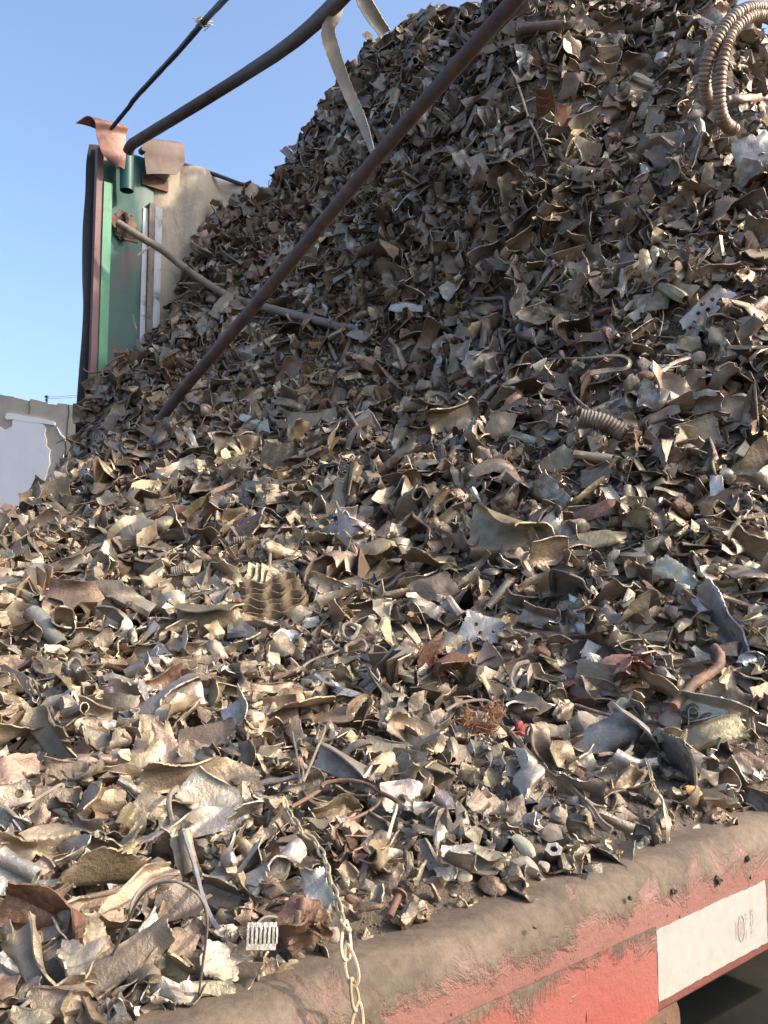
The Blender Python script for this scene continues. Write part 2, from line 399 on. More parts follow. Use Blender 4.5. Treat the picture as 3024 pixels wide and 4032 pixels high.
tape('reflective_strip', M['railtape'], .259, .4035, -.279, -.225, V0-.0011, rail, 4)['label'] = 'scratched red reflective strip under dried mud'
def text_mesh(s, size, name):
    c = bpy.data.curves.new(name, 'FONT'); c.body = s; c.size = size; c.align_x = 'CENTER'; c.align_y = 'CENTER'; c.extrude = .00008; c.resolution_u = 2
    o = bpy.data.objects.new(name, c); scene.collection.objects.link(o)
    dg = bpy.context.evaluated_depsgraph_get(); me = bpy.data.meshes.new_from_object(o.evaluated_get(dg))
    v = np.array([x.co[:] for x in me.vertices]); f = [list(p.vertices) for p in me.polygons]
    bpy.data.objects.remove(o); bpy.data.curves.remove(c); bpy.data.meshes.remove(me)
    return v, f
marks = MB()
def put_text(s, size, uc, zc):                        # printed sideways on the tape
    v, f = text_mesh(s, size, 'printed_mark')
    q = [x for x in f if len(x) == 4]; t = []
    for x in f:
        if len(x) != 4:
            t += [[x[0], x[k], x[k+1]] for k in range(1, len(x)-1)]
    P = np.array([W(uc+a[1], V0-.00145-a[2]*.3, zc-a[0]) for a in v])
    marks.add(P, np.array(q).reshape(-1, 4), np.array(t).reshape(-1, 3) if t else None)
put_text("CCC", .0052, .5832, -.2525)
put_text("C004746", .0034, .5765, -.2525)
put_text("D & H  1 Class", .0030, .5905, -.2525)
put_text("BCQ-01", .0062, .5985, -.2525)
for rr in (1.0,):
    a = np.linspace(0, 2*np.pi, 40); ring = np.array([W(.5832+.0042*math.cos(x), V0-.0015, -.2525+.0100*math.sin(x)*.92) for x in a])
    tube(marks, ring, .00022, 5, 60, False)
M['printred'] = simple("red_print", (.40, .26, .22), (.43, .30, .26), 60, (.6, .8))
marks.build('printed_mark', M['printred'], rail, smooth=False)
# clods of dried mud on the rail face
rg = np.random.default_rng(11)
mb = MB()
def clod(mb, c, r, rg, n=6, flat=1.0, ax=None):
    th = np.linspace(0, np.pi, n); ph = np.linspace(0, 2*np.pi, n+2, endpoint=False)
    R = r*(1+.28*rg.standard_normal((n, n+2)).clip(-1.2, 1.2)); R[0] = R[0, 0]; R[-1] = R[-1, 0]
    v = np.stack([R*np.sin(th)[:, None]*np.cos(ph), R*np.sin(th)[:, None]*np.sin(ph), R*np.cos(th)[:, None]*np.ones(n+2)], -1)
    v[..., 2] *= flat
    q_ = []; m_ = n+2
    for a in range(n-1):
        for b in range(m_): q_.append([a*m_+b, a*m_+(b+1) % m_, (a+1)*m_+(b+1) % m_, (a+1)*m_+b])
    v = v.reshape(-1, 3)
    if ax is not None:
        a0 = np.asarray(ax, float); a1 = np.cross(a0, [.31, .2, .93]); a1 /= np.linalg.norm(a1); a2 = np.cross(a0, a1)
        v = v[:, :1]*a1+v[:, 1:2]*a2+v[:, 2:]*a0
    mb.add(v+c, q_)
for k in range(260):
    u = rg.uniform(.0, 1.1); z = ZR-.03-abs(rg.normal(0, .022)); z = max(z, ZR-.085)
    clod(mb, W(u, V0-.0001, z), rg.lognormal(-7.35, .4), rg, 5, .45, -V)
for u, z, r in [(.555, -.212, .0032), (.597, -.206, .0022), (.50, -.207, .0022), (.45, -.20, .0016), (.36, -.195, .0014)]: clod(mb, W(u, V0-.0012, z), r, rg, 7, .9, -V)
dirt_face = mb.build('mud_clods', M['dirt'], rail); tag(dirt_face, kind='stuff')
# hook under the rail, bed floor and chassis
mb = MB(); hk = [onv(x, y, V0+.012) for x, y in [(2480, 4075), (2560, 3992), (2600, 3975), (2628, 4000), (2632, 4060), (2620, 4110)]]
ribbon(mb, hk, .022, .004, 30, up=-V); mb.build('tie_hook', M['ruststeel'], rail)
mb = MB(); mb.box(W(1.2, (V0+VF)/2+.1, ZR-.06), U*2.4, V*((VF-V0)/2-.12), Z*.03)
mb.build('bed_floor', M['chassis'], truck, smooth=False)
mb = MB()
for u in np.arange(-.8, 3.4, .42): mb.box(W(u, 1.45, ZR-.14), U*.03, V*1.06, Z*.045)
mb.build('cross_member', M['chassis'], truck, smooth=False)['kind'] = 'stuff'
for v in (.95, 1.95):
    mb = MB(); mb.box(W(1.2, v, ZR-.30), U*2.4, V*.04, Z*.11); mb.build('chassis_beam', M['chassis'], truck, smooth=False)
mb = MB(); g = np.zeros((20, 8, 3))
for a in range(20):
    for b in range(8):
        t_ = math.pi*(.05+.9*a/19); g[a, b] = W(.95+.55*math.cos(t_), V0+.08+.06*b, ZR-.78+.55*math.sin(t_))
grid_solid(mb, g, .004); mb.build('mudguard', M['chassis'], truck)
for u in (.95,):
    wh = None; mb = MB(); a = np.linspace(0, 2*np.pi, 40, endpoint=False)
    pr = [(.20, .0), (.36, .0), (.44, .02), (.47, .05), (.47, .19), (.44, .22), (.36, .24), (.20, .24)]
    g = np.array([[W(u+r*math.cos(x), V0+.10+w, -1.5+.47+r*math.sin(x)) for r, w in pr] for x in a]); n, m = g.shape[:2]
    i = np.arange(n)[:, None]; j = np.arange(m-1)[None]
    mb.add(g.reshape(-1, 3), np.stack([i*m+j, i*m+j+1, ((i+1) % n)*m+j+1, ((i+1) % n)*m+j], -1).reshape(-1, 4))
    mb.build('tyre', M['black'], truck)
    mb = MB(); tube(mb, [W(u, V0+.12, -1.03), W(u, V0+.32, -1.03)], [.20, .20], 24, 3); mb.build('rim', M['chassis'], truck)

# far side panel
TO = lambda x, y: (280+x*.3617, 420+y*.3617)          # the panel's top corner, enlarged
UL = .872; UR_ = 1.090
def pbox(name, mat, u0, u1, v0, v1, z0, z1, parent, u0b=None, u1b=None):
    u0b = u0 if u0b is None else u0b; u1b = u1 if u1b is None else u1b
    c = []
    for (a, b, z) in ((u0b, u1b, z0), (u0, u1, z1)):
        c += [W(a, v0, z), W(b, v0, z), W(b, v1, z), W(a, v1, z)]
    m_ = MB(); m_.add(c, [[0, 3, 2, 1], [4, 5, 6, 7], [0, 1, 5, 4], [1, 2, 6, 5], [2, 3, 7, 6], [3, 0, 4, 7]])
    return m_.build(name, mat, parent, smooth=False)
mb = MB(); rg = np.random.default_rng(3); g = np.zeros((14, 40, 3))
for a in range(14):
    for b in range(40):
        g[a, b] = W(UL+.01+(UR_-UL-.015)*a/13, VF+.004*math.sin(a*.5)+.0015*rg.standard_normal(), -.35+1.90*b/39)
grid_solid(mb, g, .004); panel = mb.build('side_panel', M['green'], truck, sharp=60)
pbox('red_edge_bar', M['maroon'], UL-.004, UL+.018, VF-.030, VF-.004, -.3, 1.52, panel)
pbox('green_edge_bar', M['greenlight'], UL+.020, UL+.050, VF-.036, VF-.004, .68, 1.40, panel)
pbox('green_post_base', M['green'], UL+.020, UL+.052, VF-.034, VF-.004, -.3, .678, panel)
pbox('chalky_stripe', M['whitepaint'], UR_-.046, UR_-.027, VF-.010, VF-.004, .1, 1.36, panel)
pbox('grey_seam', M['greypipe'], UR_-.026, UR_-.005, VF-.022, VF-.004, .1, 1.38, panel)
mb = MB(); g = np.zeros((5, 60, 3)); rg = np.random.default_rng(8); wv = np.cumsum(rg.normal(0, .0016, 60))
for a in range(5):
    for b in range(60):
        g[a, b] = W(UR_-.002+.032*a/4+(wv[b]*.9+.002*rg.standard_normal())*(a == 4), VF-.016-.003*math.sin(a), .1+1.27*b/59)
grid_solid(mb, g, .004); mb.build('peeling_white_edge', M['whitepaint'], panel)
def rows_plate(rows, nm, mat, parent, v, th=.004, n=10):
    P = []
    for (x0, y0), (x1, y1), off in rows:
        a = onv(*TO(x0, y0), v)-V*off; b = onv(*TO(x1, y1), v)-V*off
        P.append([a+(b-a)*t-V*.006*math.sin(t*math.pi) for t in np.linspace(0, 1, n)])
    P = np.array(P); Q = np.array([spline(P[:, k], len(rows)*5) for k in range(n)]).transpose(1, 0, 2)
    m_ = MB(); grid_solid(m_, Q, th); return m_.build(nm, mat, parent)
c1 = rows_plate([((70, 150), (300, 215), -.02), ((152, 133), (400, 245), .02), ((200, 235), (548, 290), .055), ((222, 330), (545, 370), .045), ((240, 440), (535, 480), .05), ((285, 585), (530, 620), .055), ((400, 690), (528, 738), .045)], 'corner_cap', M['rustcap'], panel, VF-.03)
c1['label'] = 'curled copper coloured corner cap'
c2 = rows_plate([((690, 385), (1010, 400), .02), ((735, 405), (1165, 450), .035), ((755, 520), (1190, 560), .035), ((770, 650), (1190, 660), .03), ((785, 772), (1110, 778), .03)], 'corner_cap', M['browncap'], panel, VF-.02)
c2['label'] = 'flat brown corner cap'
pbox('bracket_plate', M['ruststeel'], onv(*TO(760, 790), VF)@U-EYE@U, onv(*TO(1045, 790), VF)@U-EYE@U, VF-.014, VF-.005, uvz(onv(*TO(900, 900), VF))[2], uvz(onv(*TO(900, 775), VF))[2], panel)
mb = MB(); ax = onv(*TO(610, 460), VF-.055); ax2 = onv(*TO(606, 915), VF-.055)
a = np.linspace(0, 2*np.pi, 24); R0 = .0225
g = np.array([[ax+(ax2-ax)*t+R0*(math.cos(x)*U+math.sin(x)*V) for t in (0, .5, 1)] for x in a])
grid_solid(mb, g, .003); mb.build('socket_tube', M['green'], panel)
for x, y in ((785, 470), (490, 375)):
    mb = MB(); c = onv(*TO(x, y), VF-.06); tube(mb, [c+V*.02, c-V*.012], [.012, .011], 6, 3); mb.build('bolt', M['ruststeel'], panel)
# hook bracket holding the inner pole
mb = MB(); T7 = lambda x, y: (280+x*.4068, 820+y*.4068)
clod(mb, onv(*T7(508, 165), VF-.012), .046, np.random.default_rng(2), 12, .16, -V)
tube(mb, [onv(*T7(520, 55), VF-.02), onv(*T7(545, 75), VF-.035), onv(*T7(552, 140), VF-.04), onv(*T7(545, 230), VF-.035), onv(*T7(520, 300), VF-.02)], [.009, .011, .010, .009], 8, 30)
tube(mb, [onv(*T7(520, 300), VF-.03), onv(*T7(645, 335), VF-.045)], .004, 6, 4)
mb.build('hook_bracket', M['ruststeel'], panel)

# tarpaulin on the far side wall, with a dark flap round the end
tarp = tag(empty('tarpaulin', W(1.1, VF, 0)), 'creased beige tarpaulin lining the far side wall behind the scrap, dark flap at its end', 'tarpaulin')
rg = np.random.default_rng(21); nu, nz = 120, 46; g = np.zeros((nu, nz, 3))
for a in range(nu):
    u = UR_-.02+2.3*a/(nu-1)
    for b in range(nz):
        t = b/(nz-1); z = -.3+(1.875+.02*math.sin(u*5)-.01*math.sin(u*23)*.5+.06*(u-1.1)*.2)*t
        f = .030*math.sin(u*16+t*1.2)*(.35+.65*math.sin(u*3.1+.6)**2)+.022*math.sin(u*37-t*2)*(t)+.008*math.sin(t*19+u*6)
        f += .03*math.exp(-((u-1.22-.10*(1-t)*1.5)/.03)**2)*(t > .35)
        g[a, b] = W(u, VF+.012-f*.7-.01*rg.standard_normal()*.1, z)
grid_solid(mb := MB(), g, .004); mb.build('tarp_sheet', M['tarp'], tarp)
mb = MB(); tube(mb, [W(u, VF+.005, 1.578+.012*(u-1.1)+.004*math.sin(u*11)) for u in np.linspace(UR_, 3.2, 12)], .008, 8, 60); mb.build('tarp_hem', M['tarpdark'], tarp)
fl = [(200,400,345),(170,560,345),(140,800,345),(120,1240,345)]
ed = [(352, 568), (340, 640), (336, 760), (326, 900), (324, 1080), (328, 1200), (322, 1330), (312, 1450), (300, 1620), (296, 1760)]
g = np.array([[onv(x+(392-x)*t, y+4*t, VF+.02+.012*math.sin(k*.9)) for t in np.linspace(0, 1, 6)] for k, (x, y) in enumerate(ed)])
g = np.array([spline(g[:, k], 60) for k in range(6)]).transpose(1, 0, 2)
grid_solid(mb := MB(), g, .005); mb.build('tarp_flap', M['tarpdark'], tarp)

# poles over the load
def pole(name, pts, r, mat, label, cat, n=60, seed=0, rough=.012):
    m_ = MB(); tube(m_, [at(*p) for p in pts], r, 16, n, True, rough, np.random.default_rng(seed)); o = m_.build(name, mat)
    return tag(o, label, cat)
pole('canopy_bow', [(503, 598, 2.768), (516, 573, 2.75), (545, 552, 2.72), (700, 458, 2.55), (920, 322, 2.40), (1130, 182, 2.08), (1290, 45, 1.82), (1400, -80, 1.62), (1560, -320, 1.35)], .0176, M['pipe'], 'bent steel pipe rising from the green socket against the sky', 'pole', seed=1)
pole('support_pole', [(610, 1690, 2.36), (700, 1560, 2.30), (1010, 1195, 2.05), (1500, 600, 1.78), (2040, -15, 1.52), (2300, -320, 1.40)], .0157, M['pipe'], 'long straight brown pipe leaning across the scrap heap', 'pole', seed=2)
pole('buried_pole', [(x, y, min(d, (hit(x, y) or 9)-.004)) for x, y, d in [(462, 876, 2.74), (560, 938, 2.76), (640, 985, 2.78), (740, 1065, 2.80), (900, 1165, 2.75), (1040, 1208, 2.62), (1250, 1262, 2.42), (1420, 1300, 2.32)]], .0128, M['greypipe'], 'dusty grey pipe from the wall hook, half buried in the heap', 'pole', seed=3)
rod = tag(empty('tension_rod', at(437, 508, 2.74)), 'thin black rod rising to the top edge with wire tied round it', 'rod')
mb = MB(); tube(mb, [at(437, 508, 2.74), at(505, 425, 2.66), at(540, 378, 2.62), at(700, 205, 2.42), at(800, 88, 2.28), at(880, 2, 2.12), at(1000, -130, 1.9)], [.0065, .0075, .0085, .009], 12, 50, True, .05, np.random.default_rng(4)); mb.build('rod_body', M['black'], rod)
rg = np.random.default_rng(31); mb = MB(); c0 = at(800, 88, 2.28)
for k in range(7):
    p = [c0+rg.normal(0, .011, 3)*[1.2, .8, 1] for _ in range(7)]; tube(mb, p, .0011, 5, 40)
p = [c0+.012*np.array([math.cos(a*1.9), math.sin(a*1.9)*.6, .35*(a-4)/4]) for a in range(9)]; tube(mb, p, .0022, 6, 60)
mb.build('wire_tie', M['hose'], rod)

# torn webbing straps
mb = MB(); rg = np.random.default_rng(41)
ribbon(mb, [at(1350, -60, 1.80), at(1345, 0, 1.80), at(1322, 62, 1.80), at(1292, 125, 1.81), at(1322, 235, 1.84), at(1375, 370, 1.87), at(1425, 480, 1.88), at(1455, 560, 1.88), at(1480, 640, 1.87)], [.016, .020, .026, .034, .028, .027, .020, .009], .0011, 90, 1.5, -.7, rag=.025, rng=rg, cup=.05)
tag(mb.build('webbing_strap', M['strap']), 'torn beige webbing strap twisted over the bent pipe, hanging down to the heap', 'strap')
mb = MB(); rg = np.random.default_rng(42)
ribbon(mb, [at(1395, -90, 1.66), at(1432, 0, 1.70), at(1470, 66, 1.72), at(1516, 132, 1.75)], [.035, .032, .030, .026], .0018, 30, .25, .2, rag=.05, rng=rg, cup=.2)
tag(mb.build('webbing_strap', M['strap']), 'short split strap end dangling at the top edge against the sky', 'strap')

# old wall behind, far left
bw = tag(empty('masonry_wall', at(150, 2000, 8)), 'old beige rendered wall with peeling white paint, left of the truck', 'wall')
def wall_pt(x, y, off=0.0):                            # plane through the wall's face
    d0 = 7.5; nrm = np.array([-.22, -1.0, 0]); nrm /= np.linalg.norm(nrm); p0 = at(0, 2016, d0)-nrm*off*-1
    r = CF+(x-1512.0)/F*CR+(2016.0-y)/F*CU; return EYE+r*(((p0-EYE)@nrm)/(r@nrm))
T8 = lambda x, y: (x*.3014, 1500+y*.3014)
def slab(name, poly, off, depth, mat, parent, sub=True):
    m_ = MB(); n = len(poly); f = [wall_pt(x, y, off) for x, y in poly]; bk = [p+np.array([.22, 1, 0])*depth for p in f]
    bm_v = f+bk; q = [[k, (k+1) % n, (k+1) % n+n, k+n] for k in range(n)]
    from mathutils.geometry import tessellate_polygon
    t = tessellate_polygon([[Vector((x, y, 0)) for x, y in poly]]); t = [list(a) for a in t]
    m_.add(bm_v, q, t); return m_.build(name, mat, parent, smooth=False)
top = [(-500, 1490)]+[T8(*p) for p in [(0, 175), (60, 190), (180, 205), (195, 215), (260, 232), (380, 262), (400, 232), (470, 248), (600, 280), (640, 300), (740, 312), (760, 290), (860, 300), (960, 318), (1100, 335)]]
slab('rendered_face', top+[(700, 1640), (700, 3200), (-500, 3200)], 0, .25, M['render'], bw)
pol = [T8(*p) for p in [(-1200, 560), (-300, 590), (0, 600), (40, 640), (90, 628), (158, 592), (162, 508), (300, 520), (420, 535), (555, 560), (598, 620), (580, 690), (605, 770), (600, 850), (655, 900), (640, 980), (650, 1080), (620, 1160), (600, 1240), (575, 1320), (610, 1420), (640, 2400), (-1200, 2400)]]
slab('paint_patch', pol, .012, .012, M['plaster'], bw)
slab('paint_patch', [T8(*p) for p in [(82, 425), (200, 428), (330, 455), (520, 490), (680, 522), (715, 545), (712, 578), (540, 552), (330, 535), (160, 500), (90, 505), (62, 480)]], .014, .014, M['plaster'], bw)
slab('paint_patch', [T8(*p) for p in [(828, 960), (815, 1040), (760, 1180), (718, 1280), (725, 1500), (800, 1500), (810, 1200), (835, 1090)]], .013, .013, M['plaster'], bw)
slab('paint_patch', [T8(*p) for p in [(735, 600), (780, 700), (850, 780), (850, 740), (790, 690), (745, 605)]], .013, .013, M['plaster'], bw)
slab('wall_crack', [T8(*p) for p in [(885, 320), (895, 420), (872, 560), (868, 680), (850, 800), (855, 900), (830, 1010), (826, 1110), (815, 1200), (800, 1500), (810, 1500), (828, 1200), (838, 1100), (842, 1010), (866, 905), (861, 800), (880, 680), (884, 560), (908, 420), (900, 320)]], .006, .006, M['crack'], bw)
slab('wall_crack', [T8(*p) for p in [(383, 262), (375, 300), (388, 350), (372, 425), (380, 425), (396, 350), (384, 300), (393, 262)]], .006, .006, M['crack'], bw)
# distant utility pole and its lines just over the wall top
up = tag(empty('utility_pole', at(184, 1600, 30)), 'tiny utility pole with wires just above the old wall', 'utility pole')
mb = MB(); tube(mb, [at(184, 1700, 30), at(184, 1557, 30)], [.05, .035], 8, 3); mb.build('pole_shaft', M['chassis'], up)
mb = MB(); mb.box(at(183, 1562, 30), CR*.06, CF*.04, CU*.03); mb.box(at(183, 1575, 30), CR*.045, CF*.04, CU*.02); mb.build('insulator', M['chassis'], up)
for ya, yb in ((1563, 1552), (1569, 1560)):
    mb = MB(); tube(mb, [at(184, ya, 30), at(250, (ya+yb)/2+3, 31), at(420, yb-6, 34)], .008, 5, 8); mb.build('overhead_wire', M['chassis'], up)

# ------------------------------------------------------------------ scrap shapes
def bend(P, phi, c, R, th):
    d = np.array([math.cos(phi), math.sin(phi)]); e = np.array([-d[1], d[0]])
    s = P[..., 0]*d[0]+P[..., 1]*d[1]-c; w = P[..., 0]*e[0]+P[..., 1]*e[1]; h = P[..., 2]
    sg = 1 if th > 0 else -1; h = h*sg; T = abs(th)
    a = np.clip(s/R, 0, T); rem = np.maximum(s-R*T, 0)
    s2 = np.where(s > 0, (R-h)*np.sin(a)+rem*np.cos(a), s); h2 = np.where(s > 0, R-(R-h)*np.cos(a)+rem*np.sin(a), h)*sg
    s2 = s2+c
    return np.stack([s2*d[0]+w*e[0], s2*d[1]+w*e[1], h2], -1)
def tri(x): return 2*np.abs(2*(x/(2*np.pi)-np.floor(x/(2*np.pi)+.5)))-1
def sheet_grid(rng, w, h, nx, ny, jag=.05, folds=(), crump=.03, taper=0.0, corner=.18, dish=0.0):
    s, t = np.meshgrid(np.linspace(-1, 1, nx), np.linspace(-1, 1, ny), indexing='ij')
    def prof(n, amp, k=5):
        x = np.linspace(0, 1, n); f = np.zeros(n)
        for q in range(1, k+1): f += rng.normal()*np.sin(2*np.pi*(q*.5*x+rng.random()))/q
        f = f*amp*.55+rng.normal(0, amp*.45, n)*(rng.random(n) < .5); return f
    ex0, ex1 = prof(ny, jag), prof(ny, jag); ey0, ey1 = prof(nx, jag), prof(nx, jag)
    x = s+np.where(s > 0, s**2*ex1[None], -s**2*ex0[None]); y = t+np.where(t > 0, t**2*ey1[:, None], -t**2*ey0[:, None])
    for sx in (-1, 1):
        for sy in (-1, 1):
            k = rng.normal(0, corner); k2 = rng.normal(0, corner)
            wgt = np.clip((1+sx*s)/2, 0, 1)*np.clip((1+sy*t)/2, 0, 1); x = x-sx*np.abs(k)*wgt; y = y-sy*np.abs(k2)*wgt
    y = y*(1-taper*s*.5)
    P = np.stack([x*w/2, y*h/2, np.zeros_like(x)], -1); L = math.sqrt(w*h)
    z = 0
    for q in range(5):
        a = rng.uniform(0, np.pi); f = rng.uniform(2.2, 7.5)/L; ph = rng.uniform(0, 6.28)
        wv = (x*w/2*math.cos(a)+y*h/2*math.sin(a))*f+ph+1.1*np.sin(y*2.1+ph)
        z = z+rng.normal()*(tri(wv) if q < 3 else np.sin(wv))/(1+.5*q)
    P[..., 2] = z*crump*L*.55+dish*L*(x*x+y*y)*.5
    # lifted, torn rim
    rim = np.maximum(np.abs(s), np.abs(t))**6
    P[..., 2] += rim*L*.05*np.sin(3*np.arctan2(t, s)+rng.uniform(0, 6))*rng.normal(1, .3)
    for (phi, c, R, th) in folds: P = bend(P, phi, c*L, R*L, th)
    if crump > 0:
        P = P+np.stack([tri(P[..., 2]/L*9+1), tri(P[..., 0]/L*8), tri(P[..., 1]/L*9+2)], -1)*L*crump*.14
    return P-P.reshape(-1, 3).mean(0)
def rfolds(rng, kind):
    if kind == 'sheet': return [(rng.uniform(0, 6.28), rng.uniform(.05, .4), rng.uniform(.15, .6), rng.normal(0, .7)), (rng.uniform(0, 6.28), rng.uniform(.15, .4), rng.uniform(.05, .25), rng.normal(0, .9)), (rng.uniform(0, 6.28), .36, .08, rng.normal(0, .9))]
    if kind == 'curl': return [(rng.choice([1.57, 4.71])+rng.normal(0, .3), -rng.uniform(.05, .45), rng.uniform(.14, .34), rng.uniform(1.2, 2.9)), (rng.uniform(0, 6.28), rng.uniform(.2, .4), .2, rng.normal(0, .8))]
    if kind == 'fold': return [(1.57+rng.normal(0, .3), rng.uniform(-.12, .12), rng.uniform(.03, .09), rng.uniform(1.2, 2.75)), (4.71+rng.normal(0, .35), rng.uniform(.1, .3), rng.uniform(.03, .08), rng.choice([-1, 1])*rng.uniform(.6, 1.9)), (rng.uniform(-.5, .5), rng.uniform(.25, .4), .05, rng.uniform(-1.5, 1.5))]
    if kind == 'crumple': return [(rng.uniform(0, 6.28), rng.uniform(-.1, .25), rng.uniform(.03, .10), rng.choice([-1, 1])*rng.uniform(1.0, 2.6)) for _ in range(5)]
    if kind == 'tube': return [(1.57+rng.normal(0, .06), -.30, .115, 5.2)]
    if kind == 'dish': return [(1.57, .25, .12, rng.uniform(.5, 1.2)), (4.71, .25, .12, rng.uniform(.4, 1.0)), (0, .4, .15, rng.uniform(.2, .8))]
    if kind == 'strip': return [(rng.normal(0, .2), rng.uniform(-.3, .2), rng.uniform(.3, .8), rng.normal(0, 1.0)), (3.14+rng.normal(0, .3), .3, .4, rng.normal(0, .9))]
    return []
def lump(rng, n=18, planes=12, crease=.10, stretch=(1, .8, .65)):
    th = np.linspace(0, np.pi, n); ph = np.linspace(0, 2*np.pi, 2*n, endpoint=False)
    D = np.stack([np.sin(th)[:, None]*np.cos(ph), np.sin(th)[:, None]*np.sin(ph), np.cos(th)[:, None]*np.ones(2*n)], -1)
    P = D.copy()
    for _ in range(planes):
        a = rng.normal(size=3); a /= np.linalg.norm(a); c = rng.uniform(.55, .88); k = np.maximum(P@a-c, 0); P = P-k[..., None]*a*.93
    if crease:
        f = 0
        for q in range(5):
            a = rng.normal(size=3)*rng.uniform(2, 5.5); f = f+tri(D@a+rng.uniform(0, 6))/(1+.4*q)
        P = P*(1+crease*f[..., None]*.6)
    P = P*np.array(stretch)
    P[0] = P[0, 0]; P[-1] = P[-1, 0]
    m_ = 2*n; i = np.arange(n-1)[:, None]*m_; j = np.arange(m_)[None]; j2 = (j+1) % m_
    q = np.stack([i+j, i+m_+j, i+m_+j2, i+j2], -1).reshape(-1, 4)
    return P.reshape(-1, 3)*.5, q
def piece(rng, kind, w, h, res, th=None):
    if kind == 'wire':
        m_ = MB(); n = rng.integers(4, 9); p = np.cumsum(rng.normal(0, .32, (n, 3))*[1, .8, .35], axis=0); p -= p.mean(0)
        if rng.random() < .4: a = np.linspace(0, rng.uniform(5, 14), 14); p = np.stack([.4*np.cos(a)+a*.02, .35*np.sin(a), a*.02-.1], 1)
        tube(m_, p, rng.uniform(.018, .045), 5, len(p)*4, True); return np.concatenate(m_.v), np.concatenate(m_.q)

    """vertices and quads of one scrap piece of about w x h metres, lying in XY"""
    m_ = MB(); L = math.sqrt(w*h); th = th or max(.0011, min(.0022, L*.030))
    if kind in ('stone', 'crush', 'block'):
        P, q = lump(rng, max(7, res//2+2), 16 if kind != 'crush' else 11, {'stone': .02, 'crush': .17, 'block': .05}[kind], (1, 1, rng.uniform(.55, .8)))
        m_.add(P*np.array([w, h, min(w, h)]), q)
        if kind == 'crush' and res > 9:               # torn flaps standing off a crushed body
            for k in range(3):
                g = sheet_grid(rng, w*.75, h*.6, res, max(6, res*2//3), .09, rfolds(rng, 'crumple')[:3], .06)
                a = rng.uniform(0, 6.28); ca, sa = math.cos(a), math.sin(a)
                g = g@np.array([[ca, sa, 0], [-sa, ca, 0], [0, 0, 1]])
                g = g+[rng.normal(0, w*.14), rng.normal(0, h*.14), min(w, h)*rng.uniform(.12, .3)]; grid_solid(m_, g, th)
    else:
        if kind == 'fold': hh = h*2.0; ww = w*1.05
        elif kind == 'curl': hh = h*1.55; ww = w
        elif kind == 'tube': hh = h*2.9; ww = w
        elif kind == 'crumple': hh = h*1.45; ww = w*1.35
        elif kind == 'dish': hh, ww = h*1.2, w*1.05
        else: hh, ww = h, w
        ny = max(5, int(res*min(1.5, max(.6, math.sqrt(hh/ww))))); nx = max(5, int(res*min(1.6, max(.6, math.sqrt(ww/hh)))))
        cr = {'sheet': .058, 'curl': .055, 'fold': .070, 'tube': .036, 'crumple': .11, 'dish': .048, 'strip': .034}[kind]
        g = sheet_grid(rng, ww, hh, nx, ny, .10 if kind in ('sheet', 'curl', 'crumple') else .05, rfolds(rng, kind), cr, rng.normal(0, .25) if kind != 'tube' else rng.uniform(-.1, .35), .2 if kind == 'sheet' else .1)
        grid_solid(m_, g, th)
    return np.concatenate(m_.v), np.concatenate(m_.q)

TINTS = {'dust': (.275, .220, .150), 'tan': (.320, .246, .158), 'grey': (.285, .243, .182), 'darkgrey': (.145, .120, .088), 'brown': (.190, .132, .088),
         'silver': (.36, .328, .27), 'paleblue': (.40, .42, .44), 'white': (.47, .44, .39), 'rust': (.18, .10, .060), 'darkbrown': (.115, .083, .060),
         'brass': (.62, .43, .16), 'olive': (.26, .226, .136), 'pink': (.265, .190, .138), 'black': (.02, .022, .025), 'red': (.36, .155, .12), 'yellow': (.38, .33, .18)}
PRM = {'dust': (.30, .05), 'tan': (.25, .14), 'grey': (.40, .0), 'darkgrey': (.15, .02), 'brown': (.10, .25), 'silver': (.46, .0), 'paleblue': (.52, 0), 'white': (.55, 0),
       'rust': (.05, .75), 'darkbrown': (.06, .2), 'brass': (.9, 0), 'olive': (.15, .05), 'pink': (.15, .1), 'black': (0, 0), 'red': (.35, .3), 'yellow': (.3, .1)}
WORDS = {'dust': 'dusty', 'tan': 'tan', 'grey': 'grey', 'darkgrey': 'dark grey', 'brown': 'brown', 'silver': 'silvery', 'paleblue': 'bluish silver', 'white': 'whitish',
         'rust': 'rusty', 'darkbrown': 'dark brown', 'brass': 'brassy', 'olive': 'olive', 'pink': 'pinkish brown', 'black': 'black', 'red': 'reddish', 'yellow': 'yellowish'}

